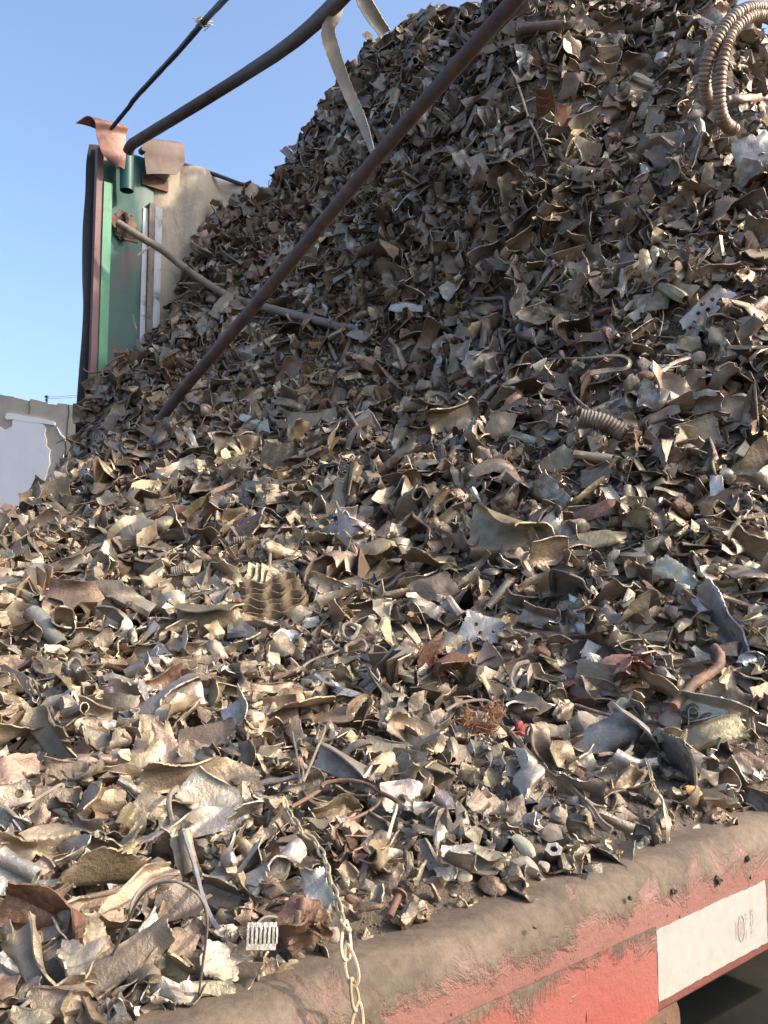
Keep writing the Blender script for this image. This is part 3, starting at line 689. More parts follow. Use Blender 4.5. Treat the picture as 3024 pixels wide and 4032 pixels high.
# ------------------------------------------------------------------ pieces one can single out, at their places on the heap
# tile letter, x, y, width, height (enlarged-tile pixels), angle, kind, tint, short name or label
TILE = {'A': (0, 1900), 'B': (1000, 1900), 'C': (2000, 1900), 'D': (0, 2600), 'E': (1000, 2600), 'G': (2000, 2600), 'H': (0, 3280), 'I': (1000, 3280), 'J': (2000, 3280), 'K': (1000, 1150), 'L': (2000, 1150), 'M': (2024, 0)}
K6 = .6028
def TP(t, x, y): ox, oy = TILE[t]; return ox+x*K6, oy+y*K6
PIECES = '''
A 300 985 350 165 -72 tube silver|L|tall pale tapered sleeve standing at the left side of the heap|the tall tapered sleeve
A 480 790 300 270 0 dish brown|L|big brown cupped plate with a pointed top corner|the brown cupped plate
A 725 810 270 140 30 sheet darkgrey
A 1350 890 330 210 5 fold dust|L|dusty crumpled box side left of the ribbed fin stack|the crumpled box side
A 1030 975 320 150 12 fold silver
A 985 575 180 180 -8 fold dust|L|square dusty sheet with a rolled lip beside the big coil spring|the square rolled-lip sheet
A 860 590 120 210 0 curl darkbrown
A 1110 455 230 110 -12 sheet brown
A 1120 665 260 90 12 curl dust
A 680 480 130 170 60 crumple grey
A 480 490 300 90 22 curl tan|L|boat-shaped tan sheet curled along its length, upper left slope|the boat-shaped curl
A 385 615 190 75 25 curl tan
A 205 400 100 150 -70 crumple silver
A 215 265 150 60 -70 tube tan|L|pale bone-shaped scrap near the left skyline of the heap|the bone-shaped scrap
A 145 620 140 110 10 sheet silver
A 1310 165 200 110 26 curl yellow|L|yellowish folded sleeve on the middle left slope|the yellowish sleeve
A 1465 60 160 80 35 tube tan
A 1585 95 180 90 35 sheet silver
A 880 255 210 60 -4 sheet silver
A 570 995 150 80 -5 curl tan
A 680 1030 150 140 35 sheet tan
A 480 1065 170 80 40 curl tan
A 985 1105 230 90 5 fold tan
A 1290 1085 210 90 35 fold silver
A 1555 1020 150 90 -3 tube black|L|black plastic tube end under the ribbed fin stack|the black tube end
A 1270 1205 280 120 5 dish tan
A 790 1210 240 80 15 curl brown
A 1180 790 200 130 20 crumple silver
A 90 850 170 120 25 sheet brown
A 60 770 100 120 60 sheet grey
A 700 130 150 50 35 curl grey
A 560 200 130 90 25 fold brown
A 1000 330 130 90 -10 curl brown
A 1110 230 170 60 30 curl silver
A 640 330 190 60 10 curl darkgrey
A 800 690 120 60 -15 curl grey
A 760 920 110 80 -50 dish grey
A 760 540 170 60 8 tube dust
A 1290 640 170 90 35 sheet dust
A 1290 740 150 100 -20 crumple silver
A 1450 740 140 80 35 curl silver
A 1560 900 10 10 0 stone dust
A 540 610 160 50 35 curl tan
A 430 260 140 60 15 curl brown
A 1290 280 100 130 70 fold brown
A 130 960 220 60 -5 sheet grey
A 60 1170 230 110 15 sheet pink
A 150 1130 110 100 20 crumple olive
A 980 1200 140 110 -60 crumple silver
A 330 580 130 70 40 curl brown
B 620 330 340 190 82 fold white|L|bright silvery crushed can side standing above the ribbed fin stack|the bright crushed can side
B 780 490 230 160 0 crumple tan
B 1180 515 360 120 20 curl tan|L|tan curled sheet with an oval hole, right of the bright crushed can side|the curled sheet with an oval hole
B 1160 690 250 170 25 sheet dust|L|dusty triangular sheet below the big flattened tube|the dusty triangular sheet
B 1120 850 240 130 -28 fold silver
B 1390 640 220 80 32 curl silver
B 1460 525 260 46 25 strip grey
B 1600 730 230 46 55 tube grey
B 1300 820 150 100 -50 tube silver
B 1610 940 200 100 65 fold tan
B 1300 1060 170 150 -20 sheet dust
B 885 1010 170 160 -30 fold tan
B 735 820 240 90 3 curl dust
B 370 915 120 65 15 sheet white
B 620 700 170 120 15 dish grey
B 420 560 230 110 -42 curl tan
B 410 760 170 90 -60 curl dust
B 920 740 220 60 50 curl dust
B 870 330 120 130 -60 sheet brown
B 985 320 170 110 60 curl dust
B 555 110 210 90 72 strip tan
B 370 85 130 100 15 curl tan
B 790 1150 150 110 -60 fold silver
B 1230 290 230 100 -33 sheet dust
B 1070 300 200 60 60 curl grey
B 100 225 170 90 -30 fold silver
B 270 210 170 60 30 sheet dust
B 1460 120 170 60 -60 tube silver
B 1160 60 110 80 10 crumple silver
B 1240 40 60 70 70 crush silver
B 430 310 110 200 80 curl silver
B 450 170 110 130 60 sheet tan
B 735 190 110 90 -10 sheet dust
B 1480 690 140 80 75 curl tan
B 700 1060 180 60 20 curl grey
B 1040 1010 180 50 -60 curl tan
B 1050 1100 190 60 -45 strip dust
B 780 950 150 70 -55 strip tan
B 190 1080 190 140 -35 sheet dust
B 1590 200 130 60 -40 sheet silver
B 600 1170 180 60 5 curl grey
B 1560 1150 190 90 -25 fold tan
B 330 970 220 30 -38 strip brown
B 520 1020 180 32 -25 tube tan
C 10 360 520 235 -2 fold tan|L|large flattened tan tube with torn right end, centre of the heap|the big flattened tube
C 190 85 350 80 28 curl tan|L|long tan folded strip just above the big flattened tube|the long folded strip
C 450 110 380 60 48 curl tan|L|curved long channel sweeping up right of the long folded strip|the curved long channel
C 590 185 280 110 8 sheet rust|L|rusty brown flat shard lying right of the curved long channel|the rusty flat shard
C 570 370 420 110 8 sheet olive|L|wide leaf-like sheet right of the big flattened tube|the leaf-like sheet
C 1110 600 300 150 -40 sheet silver|L|pale pointed sheet sloping down on the right slope|the pale pointed sheet
C 1410 920 480 150 -60 curl paleblue|L|long bluish bent sheet at the right side of the heap|the long bluish sheet
C 500 730 310 120 -80 crumple silver|L|upright crushed silvery sleeve below the leaf-like sheet|the upright crushed sleeve
C 310 720 280 110 -25 sheet dust
C 140 600 190 80 -60 tube tan
C 780 830 200 100 -80 crumple silver
C 990 740 280 80 -36 curl brown
C 215 880 280 110 -28 fold silver
C 850 500 170 110 20 sheet grey
C 1080 865 110 110 0 crush dust
C 1290 950 150 150 -10 crumple dust
C 1240 430 250 80 -35 curl dust
C 1050 80 180 110 -15 curl grey
C 1390 120 290 90 28 sheet brown
C 790 110 220 80 85 sheet tan
C 690 100 230 46 -62 curl silver
C 1620 975 200 110 -80 crumple brass|L|brassy yellow crumpled foil at the right edge of the photo|the brassy foil
C 1620 1160 150 110 60 crumple paleblue
C 940 1010 220 60 -5 sheet tan
C 1210 1185 210 80 -5 tube grey
C 620 280 170 50 -10 curl dust
C 440 290 160 90 -10 fold tan
C 430 460 180 40 -5 strip dust
C 650 580 130 80 15 curl silver
C 880 100 230 50 -75 strip tan
C 730 690 170 46 -40 strip silver
C 930 870 150 90 25 curl dust
C 1110 950 100 80 10 fold yellow
C 1220 820 180 80 -35 curl grey
C 720 1000 150 100 -10 crumple grey
C 180 640 200 36 -40 strip dust
C 930 420 100 130 60 curl silver
C 1190 230 90 70 50 stone dust
C 1270 260 110 70 0 stone brown
C 1470 300 210 70 -10 curl brown
C 1570 230 220 34 10 strip brown
C 1600 350 120 110 30 sheet rust
C 1420 640 90 60 0 crumple silver
C 1520 790 220 34 -28 tube brown
C 700 130 10 10 0 stone dust
C 1400 560 150 90 -30 crumple brown
C 350 1040 130 130 30 crumple grey
C 220 1110 130 80 -15 stone rust
C 510 1010 200 50 -38 curl rust
C 680 480 100 70 40 crush silver
C 1180 1010 70 130 80 curl dust
C 1440 1090 110 90 0 sheet pink
C 90 720 110 120 -50 crumple grey
C 1000 1120 230 60 -45 curl silver
C 1120 700 200 70 -30 crumple silver
C 290 590 200 30 -32 strip grey
C 1600 560 60 130 60 curl silver
G 560 95 300 110 -42 fold silver|L|pale squarish tube lying left of the crushed red can|the pale squarish tube
G 800 90 380 190 -33 crush red|L|crushed reddish can with scuffed paint, lower right slope|the crushed red can
G 1340 310 320 120 -14 fold white|L|whitish folded sheet near the right edge above the bed|the whitish folded sheet
G 1300 490 520 150 16 sheet olive|L|flat dirty board lying at the right end behind the big crumpled foil|the flat dirty board
G 790 540 800 240 -4 crumple silver|L|very large crumpled foil-like sheet above the right part of the rail|the large crumpled foil
G 490 660 190 130 20 curl silver
G 110 780 320 240 -20 crumple silver|L|speckled silvery crumpled plate at the lower centre of the heap|the speckled plate
G 480 850 300 130 -38 curl silver
G 325 1015 140 140 0 stone dust|L|round brown stone under the long flat strip near the rail|the round stone
G 480 1090 200 190 10 crush tan|L|crushed foil ball with tan stains right beside the round stone|the crushed foil ball
G 190 1085 170 90 75 crumple silver
G 290 1130 150 120 -15 stone brown
G 700 1060 220 70 -38 tube grey
G 905 880 200 120 -75 crumple tan
G 720 815 290 110 -30 crumple tan
G 1000 1035 160 130 10 crush tan
G 1480 775 190 110 -65 fold silver
G 1560 650 210 110 -30 sheet brown
G 1605 430 400 32 89 strip darkbrown|L|upright dark slat at the right edge over the rail|the upright dark slat
G 720 310 180 70 48 sheet silver
G 490 410 190 160 0 stone tan|L|tan rounded stone above the large crumpled foil|the tan stone
G 290 500 210 170 -15 sheet dust
G 80 455 110 70 -10 crumple red|L|small bright red scrap above the long flat strip|the small red scrap
G 200 560 220 50 -42 strip brown
G 1215 860 120 90 -15 stone yellow|L|ochre foam crumb near the rail at the right|the ochre foam crumb
G 230 120 270 60 8 curl dust
G 300 230 240 150 -5 crumple dust
G 60 120 130 50 60 tube silver
G 640 400 100 80 10 curl silver
G 1060 380 140 170 50 sheet dust
G 1350 190 170 100 -10 sheet tan
G 1500 250 120 160 40 sheet brown
G 850 320 150 100 15 crumple silver
G 1330 600 130 60 60 crumple silver
G 1290 680 160 100 -20 curl grey
G 1310 770 130 110 -25 sheet dust
G 1470 870 160 60 -5 crumple grey
G 880 1100 110 60 -10 curl silver
G 760 1000 150 110 -25 curl dust
G 50 960 140 150 20 sheet darkgrey
G 80 1040 130 70 40 curl dust
G 640 740 130 80 -20 fold grey
G 1080 870 100 110 10 crush dust
G 560 960 150 70 -35 fold grey
G 1580 720 150 60 -35 sheet grey
E 340 350 380 150 80 crumple tan|L|tall upright crinkled tan sheet, lower middle of the heap|the upright crinkled sheet
E 600 370 350 210 38 fold tan|L|broad folded tan sheet with silvery patches right of the upright crinkled sheet|the broad folded tan sheet
E 900 300 200 210 -10 sheet dust
E 1120 500 280 120 -32 curl dust
E 870 600 250 150 -5 dish grey
E 1170 750 250 170 -35 fold tan
E 620 700 430 150 -22 fold silver|L|pointed silvery folded sheet, lower middle of the heap|the pointed silvery fold
E 630 875 230 110 -10 curl tan
E 525 980 290 80 14 fold tan
E 1040 960 270 120 -10 crumple silver
E 1290 975 260 80 -27 curl silver
E 1480 900 150 120 60 curl dust
E 1420 740 240 80 22 crumple tan
E 1310 600 150 120 80 tube dust
E 1560 200 270 110 -27 curl tan
E 1500 100 190 120 -20 fold dust
E 180 350 200 190 10 dish brown|L|brown rounded dome of sheet left of the upright crinkled sheet|the brown dome
E 110 620 220 100 38 fold silver
E 160 180 380 60 12 strip dust
E 480 110 420 60 6 strip grey
E 660 1150 190 130 -35 curl tan
E 1480 1130 190 110 18 crumple tan
E 180 780 220 70 5 curl silver
E 120 930 260 90 -8 curl tan
E 1240 220 140 130 60 curl dust
E 1130 210 190 80 15 fold tan
E 1170 390 180 110 25 sheet dust
E 790 170 180 130 50 crumple silver
E 1430 570 80 130 80 curl silver
E 1600 600 160 110 15 sheet dust
E 230 90 190 70 15 curl brown
E 640 530 120 90 55 curl tan
E 360 920 170 60 -20 curl brown
E 260 840 170 60 0 sheet darkgrey
E 420 1060 150 80 35 curl tan
E 820 1060 170 80 -5 curl tan
E 1130 1110 190 90 -10 sheet grey
E 380 780 140 90 30 curl dust
D 1080 270 460 170 27 fold silver|L|large pale folded plate lying across the lower left slope|the large pale plate
D 340 515 440 170 -13 fold tan|L|broad tan folded sheet at the lower left|the broad tan sheet
D 610 505 300 110 -18 curl grey
D 945 490 260 110 78 sheet tan|L|tan leaf-like shard standing below the large pale plate|the tan leaf-like shard
D 905 675 160 130 20 sheet tan
D 1100 560 330 170 -78 sheet pink|L|pinkish pointed sheet standing right of the tan leaf-like shard|the pinkish pointed sheet
D 1235 620 200 110 -55 sheet tan
D 1350 500 330 160 22 dish brown
D 1555 390 230 190 -60 fold white|L|whitish bent plate with rolled edges, lower left of centre|the whitish bent plate
D 1530 570 200 120 5 crumple grey
D 1310 760 680 130 4 curl dust|L|very long dusty curled strip of sheet across the lower left|the very long dusty curl
D 720 650 420 90 3 tube dust
D 440 725 260 120 8 dish tan
D 110 720 260 220 30 sheet pink|L|pinkish torn plate at the lower left edge|the pinkish torn plate
D 590 930 230 180 60 fold tan
D 725 960 200 140 15 curl tan
D 1000 950 230 160 -25 sheet dust
D 1370 900 330 210 -42 dish silver|L|pale kite-shaped plate with turned-up edges, lower left|the pale kite-shaped plate
D 1190 1095 620 110 12 curl silver|L|long silvery curled strip under the pale kite-shaped plate|the long silvery curl
D 1510 1040 240 110 30 fold silver
D 90 1070 260 160 -50 fold silver
D 270 1080 190 130 -60 crumple brown
D 570 1120 210 120 -5 curl grey
D 385 220 250 170 -45 crumple tan|L|crinkled tan scrap above the broad tan sheet|the crinkled tan scrap
D 720 150 220 100 5 crumple grey
D 600 340 220 100 15 crumple grey
D 60 270 190 90 -8 sheet tan
D 1395 225 210 110 78 fold tan
D 975 70 160 110 -55 crumple silver
D 1080 125 190 80 28 curl rust|L|rusty-tinted tan curl above the large pale plate|the rusty-tinted curl
D 745 415 220 80 6 sheet silver
D 30 350 150 60 20 tube tan
D 120 440 220 60 30 strip brown
D 800 30 220 80 12 curl brown
D 1270 60 260 90 -5 dish tan
D 910 190 130 110 -20 sheet silver
D 740 210 230 40 3 strip grey
D 370 900 260 110 10 dish darkgrey
D 870 1020 120 140 70 curl dust
D 870 840 200 40 -28 tube silver
D 660 1200 200 90 20 curl grey
D 480 1200 140 120 -30 crumple tan
D 1560 30 210 60 10 strip tan
D 1600 860 200 60 5 strip silver
D 1200 960 150 110 15 curl dust
D 1500 190 180 60 -20 curl brown
D 850 1180 200 110 50 curl tan
H 640 250 420 300 42 curl tan|L|large curved tan sheet in the bottom left foreground|the large curved sheet
H 110 250 280 190 -33 tube silver|L|brushed silver sleeve at the left edge in the foreground|the brushed silver sleeve
H 290 345 340 60 14 tube silver
H 290 530 460 170 -6 fold rust|L|thick rusty brown slab in the bottom left foreground|the thick rusty slab
H 800 390 680 80 40 fold tan|L|long tan channel rising from the thick rusty slab|the long tan channel
H 1215 140 270 110 -85 tube tan|L|stubby tan tube standing upright in the foreground|the upright stubby tube
H 1290 250 430 46 -75 strip tan
H 1180 460 300 260 -15 sheet darkgrey|L|dark grey flat sheet behind the big arched wires|the dark sheet behind the wires
H 1010 410 330 120 20 sheet tan
H 480 840 240 220 -12 curl silver|L|bright silvery curled square in the bottom left foreground|the bright curled square
H 650 770 320 130 -72 curl tan|L|tan arched strip right of the bright curled square|the tan arched strip
H 840 810 500 170 45 dish tan|L|long leaf-shaped cupped sheet under the arched wires|the long cupped leaf
H 225 870 460 140 -70 fold tan|L|long folded sheet at the bottom left beside the bright curled square|the long bottom-left fold
H 400 1100 330 110 22 fold tan
H 1190 740 190 230 -10 sheet brown
H 1140 900 200 200 -60 fold tan
H 1440 830 250 230 15 sheet grey|L|pale grey square sheet left of the slotted plate|the pale grey square
H 1440 400 230 200 -15 fold grey
H 1290 1020 480 90 12 sheet dust
H 820 130 180 90 65 curl yellow
H 470 470 120 110 0 stone dust
H 350 440 200 90 30 curl brown
H 40 480 130 110 50 crush brown
H 1045 215 130 110 60 crush tan
H 60 880 190 90 -30 tube silver
H 60 690 180 110 -70 curl grey
H 450 1000 180 110 20 curl dust
H 940 640 240 100 50 curl silver
H 960 880 220 80 45 fold tan
H 610 50 220 130 20 curl grey
H 90 110 260 130 -15 curl tan
H 290 210 110 60 -75 curl grey
H 500 60 100 110 40 crumple grey
H 470 1170 110 150 70 curl tan
H 590 1190 160 110 -40 curl brown
H 200 1200 260 110 15 sheet grey
H 30 1000 140 160 20 sheet brown
H 1480 640 150 100 20 crush silver
H 1060 700 150 60 -85 strip grey
H 40 40 120 110 30 curl grey
I 120 240 400 140 53 fold silver|L|bundle of crushed silvery sleeves standing above the rusty block|the crushed sleeve bundle
I 290 610 290 320 -80 crush rust|L|rusty brown crushed block at the rail edge beside the chain|the rusty block
I 410 370 280 170 -76 sheet silver|L|pale rounded plate standing left of the chain|the pale rounded plate
I 500 665 130 120 0 stone brown|L|flat brown stone between the rusty block and the chain|the brown stone by the chain
I 740 485 230 60 3 block brown
I 740 350 90 110 70 crush grey
I 805 395 100 70 80 curl grey
I 1345 160 200 190 -12 curl silver|L|pale bent plate just over the rail, right of the bolt|the pale bent plate
I 1540 180 220 160 -20 fold grey
I 1260 270 150 90 0 sheet silver
I 1550 350 190 120 -12 block brown
I 1020 200 430 38 88 strip tan|L|thin tan strip standing upright above the bolt|the thin upright strip
I 650 110 200 190 -30 crumple brown
I 1165 160 230 90 -75 curl silver
I 920 310 200 60 72 sheet tan
I 1385 285 110 90 0 stone dust
I 40 870 140 110 20 crumple tan
I 560 160 130 100 -35 crumple brown
I 900 130 170 60 -3 sheet grey
I 1080 260 160 50 80 curl dust
I 1190 350 110 100 20 crumple dust
I 1510 110 110 60 -10 curl tan
I 600 330 80 80 0 crush dust
I 480 540 100 60 70 curl grey
I 960 490 120 50 -35 curl brown
I 1040 500 80 60 -30 sheet silver
I 240 350 150 90 20 sheet darkgrey
I 620 250 130 60 -50 curl tan
I 640 430 110 60 -20 block rust
J 105 85 180 120 -30 stone olive|L|greenish stone above the tan stone on the rail edge|the greenish stone
J 105 210 210 130 -12 stone tan|L|angular tan stone resting on the rail edge|the angular tan stone
J 235 215 90 80 30 stone brown
J 430 100 170 120 60 crumple grey
J 860 70 80 60 10 crumple silver
J 60 300 130 40 -8 sheet brown
K 1110 345 430 90 62 strip tan|L|wide tan strap of metal with an end hole, standing in mid heap|the wide tan strap
K 1010 145 180 110 3 fold white|L|bright square foil-like scrap left of the wide tan strap|the bright square scrap
K 880 570 240 100 -14 curl rust
K 1120 625 110 110 0 crush tan
K 1310 830 320 170 12 fold tan|L|big square-ended tan sheet in the middle of the heap|the big square-ended sheet
K 1140 920 220 100 -10 curl tan
K 380 860 290 140 5 dish tan|L|rounded tan sheet above the small finned block|the rounded tan sheet
K 610 855 130 110 -60 curl tan
K 950 1080 330 110 32 sheet dust
K 820 1010 190 120 15 crumple brown
K 340 1080 260 100 32 curl dust
K 540 690 200 90 80 curl darkgrey
K 1610 870 190 170 -20 sheet tan
K 1490 1140 250 130 20 crumple tan
K 1220 485 170 140 30 crumple silver
K 1510 110 200 80 -8 sheet dust
K 1520 690 210 60 42 tube dust
K 1320 560 130 90 20 stone rust|L|rusty rough lump right of the wide tan strap|the rusty lump
K 290 420 260 90 -75 curl grey
K 740 400 170 110 -10 crumple grey
K 960 430 200 90 -45 curl dust
K 980 345 150 50 25 sheet silver
K 680 560 200 40 10 strip grey
K 240 640 170 60 50 curl silver
K 120 940 140 60 -15 curl silver
K 760 650 140 70 -5 crush yellow
K 1000 630 130 70 20 fold silver
K 1250 680 230 80 -8 curl olive
K 860 850 260 60 12 curl dust
K 950 960 140 100 55 curl silver
K 1330 1060 140 90 15 crumple silver
K 1180 1060 160 80 -10 curl tan
K 1290 260 180 50 -25 curl dust
K 1480 190 130 90 -20 curl tan
K 1450 570 120 90 10 sheet dust
K 1370 420 150 60 50 curl dust
L 1290 120 360 130 38 sheet white|L|whitish perforated plate with round holes at the right|the perforated plate
L 150 300 130 120 -50 curl white
L 230 545 150 110 30 crumple brass|L|brassy golden crumpled scrap left of the hairpin band|the brassy scrap
L 890 570 170 110 -8 stone rust|L|reddish brown lump right of the hairpin band|the reddish brown lump
L 1070 640 200 170 70 fold dust
L 1220 580 150 150 5 sheet brown
L 1230 740 270 130 -5 crumple grey
L 1520 770 270 170 5 crumple dust|L|big dusty crumpled can at the right edge of mid heap|the dusty crumpled can
L 1240 920 240 160 12 dish tan
L 730 710 300 80 12 crumple silver
L 1330 1090 190 200 -60 crumple grey
L 1500 1070 340 90 38 sheet grey
L 320 1120 290 140 38 sheet olive|L|big plain olive grey sheet left of centre right slope|the plain olive sheet
L 550 1090 230 90 -18 tube dust
L 940 1060 220 150 25 crumple grey
L 180 870 180 80 10 crumple white
L 90 960 170 90 -20 sheet silver
L 230 1010 130 110 -30 crumple white
L 1140 850 130 80 5 crumple white
L 60 690 270 90 -58 fold tan
L 270 740 160 110 -65 curl tan
L 1050 420 140 80 20 crumple silver
L 1250 440 110 100 0 stone tan
L 690 150 170 80 65 curl tan
L 350 140 280 50 -20 strip grey
L 850 270 230 70 8 fold dust
L 560 300 220 60 -3 curl brown
L 250 400 180 60 10 curl brown
L 330 580 170 120 -20 sheet brown
L 1180 340 170 120 -10 sheet olive
L 840 150 170 60 35 sheet silver
L 950 60 200 130 -15 sheet dust
L 620 130 130 70 -10 crush rust
L 470 60 10 10 0 stone dust
L 600 590 220 50 10 curl grey
L 980 810 260 60 18 strip tan
L 350 240 140 110 15 crumple silver
L 1100 960 90 50 65 curl silver
L 800 850 140 90 -70 sheet grey
L 700 960 10 10 0 stone dust
M 1600 420 330 200 70 crumple tan|L|large crumpled can behind the ribbed flexible hose|the large crumpled can
M 1570 1020 290 220 -75 sheet white|L|large whitish hanging sheet at the upper right edge|the whitish hanging sheet
M 955 390 90 80 20 crush white|L|small bright white scrap left of the ribbed hose|the small white scrap
M 1130 330 130 90 -5 dish silver
M 640 450 180 80 -82 fold silver
M 480 250 120 50 80 curl silver
M 790 420 170 120 -5 sheet darkbrown|L|dark brown square plate near the upper middle of the heap|the dark brown plate
M 170 185 260 80 -4 tube darkbrown|L|short dark brown tube below the leaning pipe, upper heap|the short dark tube
M 635 240 170 130 25 dish darkbrown
M 1200 920 230 100 -85 tube dust|L|dusty stub tube hanging below the ribbed flexible hose|the dusty stub tube
M 1240 120 170 140 30 crumple silver
M 1140 575 170 80 40 crumple white
M 300 480 160 80 -3 fold tan
M 920 790 170 110 60 dish tan
M 770 560 150 90 15 crush tan
M 560 760 200 100 10 crumple dust
M 880 1150 150 130 -60 crumple white
M 740 830 170 60 50 curl grey
M 1090 900 190 80 70 fold grey
M 390 790 140 90 5 tube brown
M 470 420 170 70 70 curl darkbrown
M 760 930 150 80 30 crumple tan
M 350 930 240 50 12 strip grey
M 150 400 110 90 -30 sheet rust
M 370 280 230 50 15 curl darkbrown
M 1010 500 140 110 55 fold grey
M 600 640 150 90 10 crumple darkgrey
M 1420 60 10 10 0 stone dust
M 1290 1100 230 60 -3 sheet dust
M 900 290 90 60 40 crumple grey
M 320 60 60 200 80 curl brown
M 1350 80 170 120 40 crumple tan
M 1640 800 180 100 60 sheet tan
M 700 30 160 60 60 tube dust
M 1060 60 150 90 10 fold brown
'''
parsed = []
for ln in PIECES.strip().splitlines():
    head, *ex = ln.split('|'); t, x, y, w, h, a, kind, tint = head.split()
    x, y, w, h, a = map(float, (x, y, w, h, a))
    if w < 20: continue
    px, py = TP(t, x, y); parsed.append(dict(px=px, py=py, w=w*K6, h=h*K6, a=a, kind=kind, tint=tint, label=ex[1] if ex else None, short=ex[2] if ex else None))

GRP = 'scrap pieces heaped on the truck bed'
def campos(px, py, d): return at(px, py, d)
def basis(px, py, d, ang, rng, tilt=.25, face=1.0):
    P = at(px, py, d); u, v, z = uvz(P); ns = hn(np.array([u]), np.array([v]))[0]
    tc = (EYE-P)/np.linalg.norm(EYE-P)
    N = ns*.55+tc*face+rng.normal(0, tilt, 3); N /= np.linalg.norm(N)
    a = math.radians(ang); X = math.cos(a)*CR+math.sin(a)*CU; X = X-N*(X@N); X /= np.linalg.norm(X)
    return P, X, np.cross(N, X), N
def attrs_for(tint, n, rng, jit=.10):
    c = np.array(TINTS[tint])*(1+rng.normal(0, jit))*(1+rng.normal(0, .03, 3)); p = PRM[tint]
    return {'tint': np.tile([*np.clip(c, .01, .85), 1.0], (n, 1)), 'prm': np.tile([min(1, max(0, p[0]+rng.normal(0, .05))), p[1], rng.random(), 1], (n, 1))}
NAMES = {'sheet': 'scrap_sheet', 'curl': 'curled_scrap_sheet', 'fold': 'folded_scrap_sheet', 'crumple': 'crumpled_scrap_sheet', 'tube': 'scrap_tube', 'dish': 'cupped_scrap_sheet',
         'strip': 'scrap_strip', 'crush': 'crushed_scrap_lump', 'block': 'scrap_block', 'stone': 'stone'}
CATS = {'sheet': 'metal sheet', 'curl': 'curled metal', 'fold': 'folded metal', 'crumple': 'crumpled metal', 'tube': 'metal tube', 'dish': 'metal plate', 'strip': 'metal strip',
        'crush': 'crushed metal', 'block': 'metal block', 'stone': 'stone'}
SHAPE = {'sheet': 'torn sheet', 'curl': 'curled sheet', 'fold': 'folded sheet', 'crumple': 'crumpled sheet', 'tube': 'rolled tube', 'dish': 'cupped plate', 'strip': 'narrow strip',
         'crush': 'crushed lump', 'block': 'flat slab', 'stone': 'stone'}
things = []                                            # everything on the heap that can be pointed at
LM = []                                                # landmarks: px, py, short name
for p in parsed:
    if p['short']: LM.append((p['px'], p['py'], p['short']))
for idx, p in enumerate(parsed):
    rng = np.random.default_rng(1000+idx)
    d = hit(p['px'], p['py'])
    if d is None: d = hit(p['px'], p['py']+60) or 2.0
    d = float(d); size = max(p['w'], p['h'])
    lift = .007+.17*min(p['w'], p['h'])*d/F+rng.uniform(0, .005)+(.014*min(1, d) if p['label'] else 0)
    d -= lift*1.15
    big_ = 1.22 if p['label'] and p['kind'] != 'stone' else 1.14
    w = big_*p['w']*d/F; h = big_*p['h']*d/F
    if p['kind'] == 'strip': w *= 1.05
    res = int(np.clip(size/9, 9, 26))
    P, X, Y, N = basis(p['px'], p['py'], d, p['a'], rng, .16 if p['kind'] in ('sheet', 'strip', 'fold', 'dish') else .22)
    if p['kind'] in ('sheet', 'dish', 'curl') and rng.random() < .5: pass
    v, q = piece(rng, p['kind'], w, h, res)
    if p['kind'] == 'dish': v = v*[1, 1, 1]
    Wd = P+v[:, :1]*X+v[:, 1:2]*Y+v[:, 2:]*N
    mat = M['scrap']
    if p['kind'] == 'stone': mat = M['greenstone'] if p['tint'] == 'olive' else (M['foam'] if p['tint'] == 'yellow' else (M['ruststeel'] if p['tint'] == 'rust' else M['stone']))
    if p['tint'] == 'black': mat = M['black']
    if p['tint'] == 'red' and size < 100: mat = M['redrag']
    o = mesh_np(NAMES[p['kind']], Wd, q, mat, None, True, attrs_for(p['tint'], len(Wd), rng), None, 38 if p['kind'] != 'stone' else 30)
    p['o'] = o; things.append(p)

def sdep(px, py, lift=.012):
    d = hit(px, py)
    return (float(d) if d is not None else 2.8)-lift
SPEC = []
def special(name, mb, mat, label, cat, px, py, short=None, attrs=None, sharp=40):
    tint = attrs
    a = None
    if tint: a = attrs_for(tint, mb.n, np.random.default_rng(int(px)), .03)
    o = mb.build(name, mat, None, True, sharp, a); tag(o, label, cat, GRP)
    V_ = np.concatenate(mb.v)[::37]-EYE; SPEC.extend((1512+F*(a_@CR)/(a_@CF), 2016-F*(a_@CU)/(a_@CF), 16) for a_ in V_[:400])
    if short: LM.append((px, py, short))
    return o
def wire(pts, r_px, label, mat='greypipe', name='wire', cat='wire', t=None, bulge=.0, lift=.014, n=None, short=None, seg=7, taper=None):
    Q = [(TP(t, *p) if t else p) for p in pts]
    ds = [sdep(x, y, lift) for x, y in Q]
    d0, d1 = ds[0], ds[-1]; P = []
    for k, (x, y) in enumerate(Q):
        f = k/(len(Q)-1); dl = d0+(d1-d0)*f
        d = min(ds[k], dl*.5+ds[k]*.5)-bulge*math.sin(math.pi*f); P.append(at(x, y, d))
    dm = sum(ds)/len(ds); mb = MB(); rr = r_px*K6*dm/F if t else r_px*dm/F
    tube(mb, P, [rr, rr] if taper is None else [rr*a for a in taper], seg, n or len(pts)*8, True, .06, np.random.default_rng(int(Q[0][0])))
    o = mb.build(name, M[mat]); tag(o, label, cat, GRP); SPEC.extend((x, y, 12) for x, y in Q)
    if short: LM.append((*Q[len(Q)//2], short))
    return o

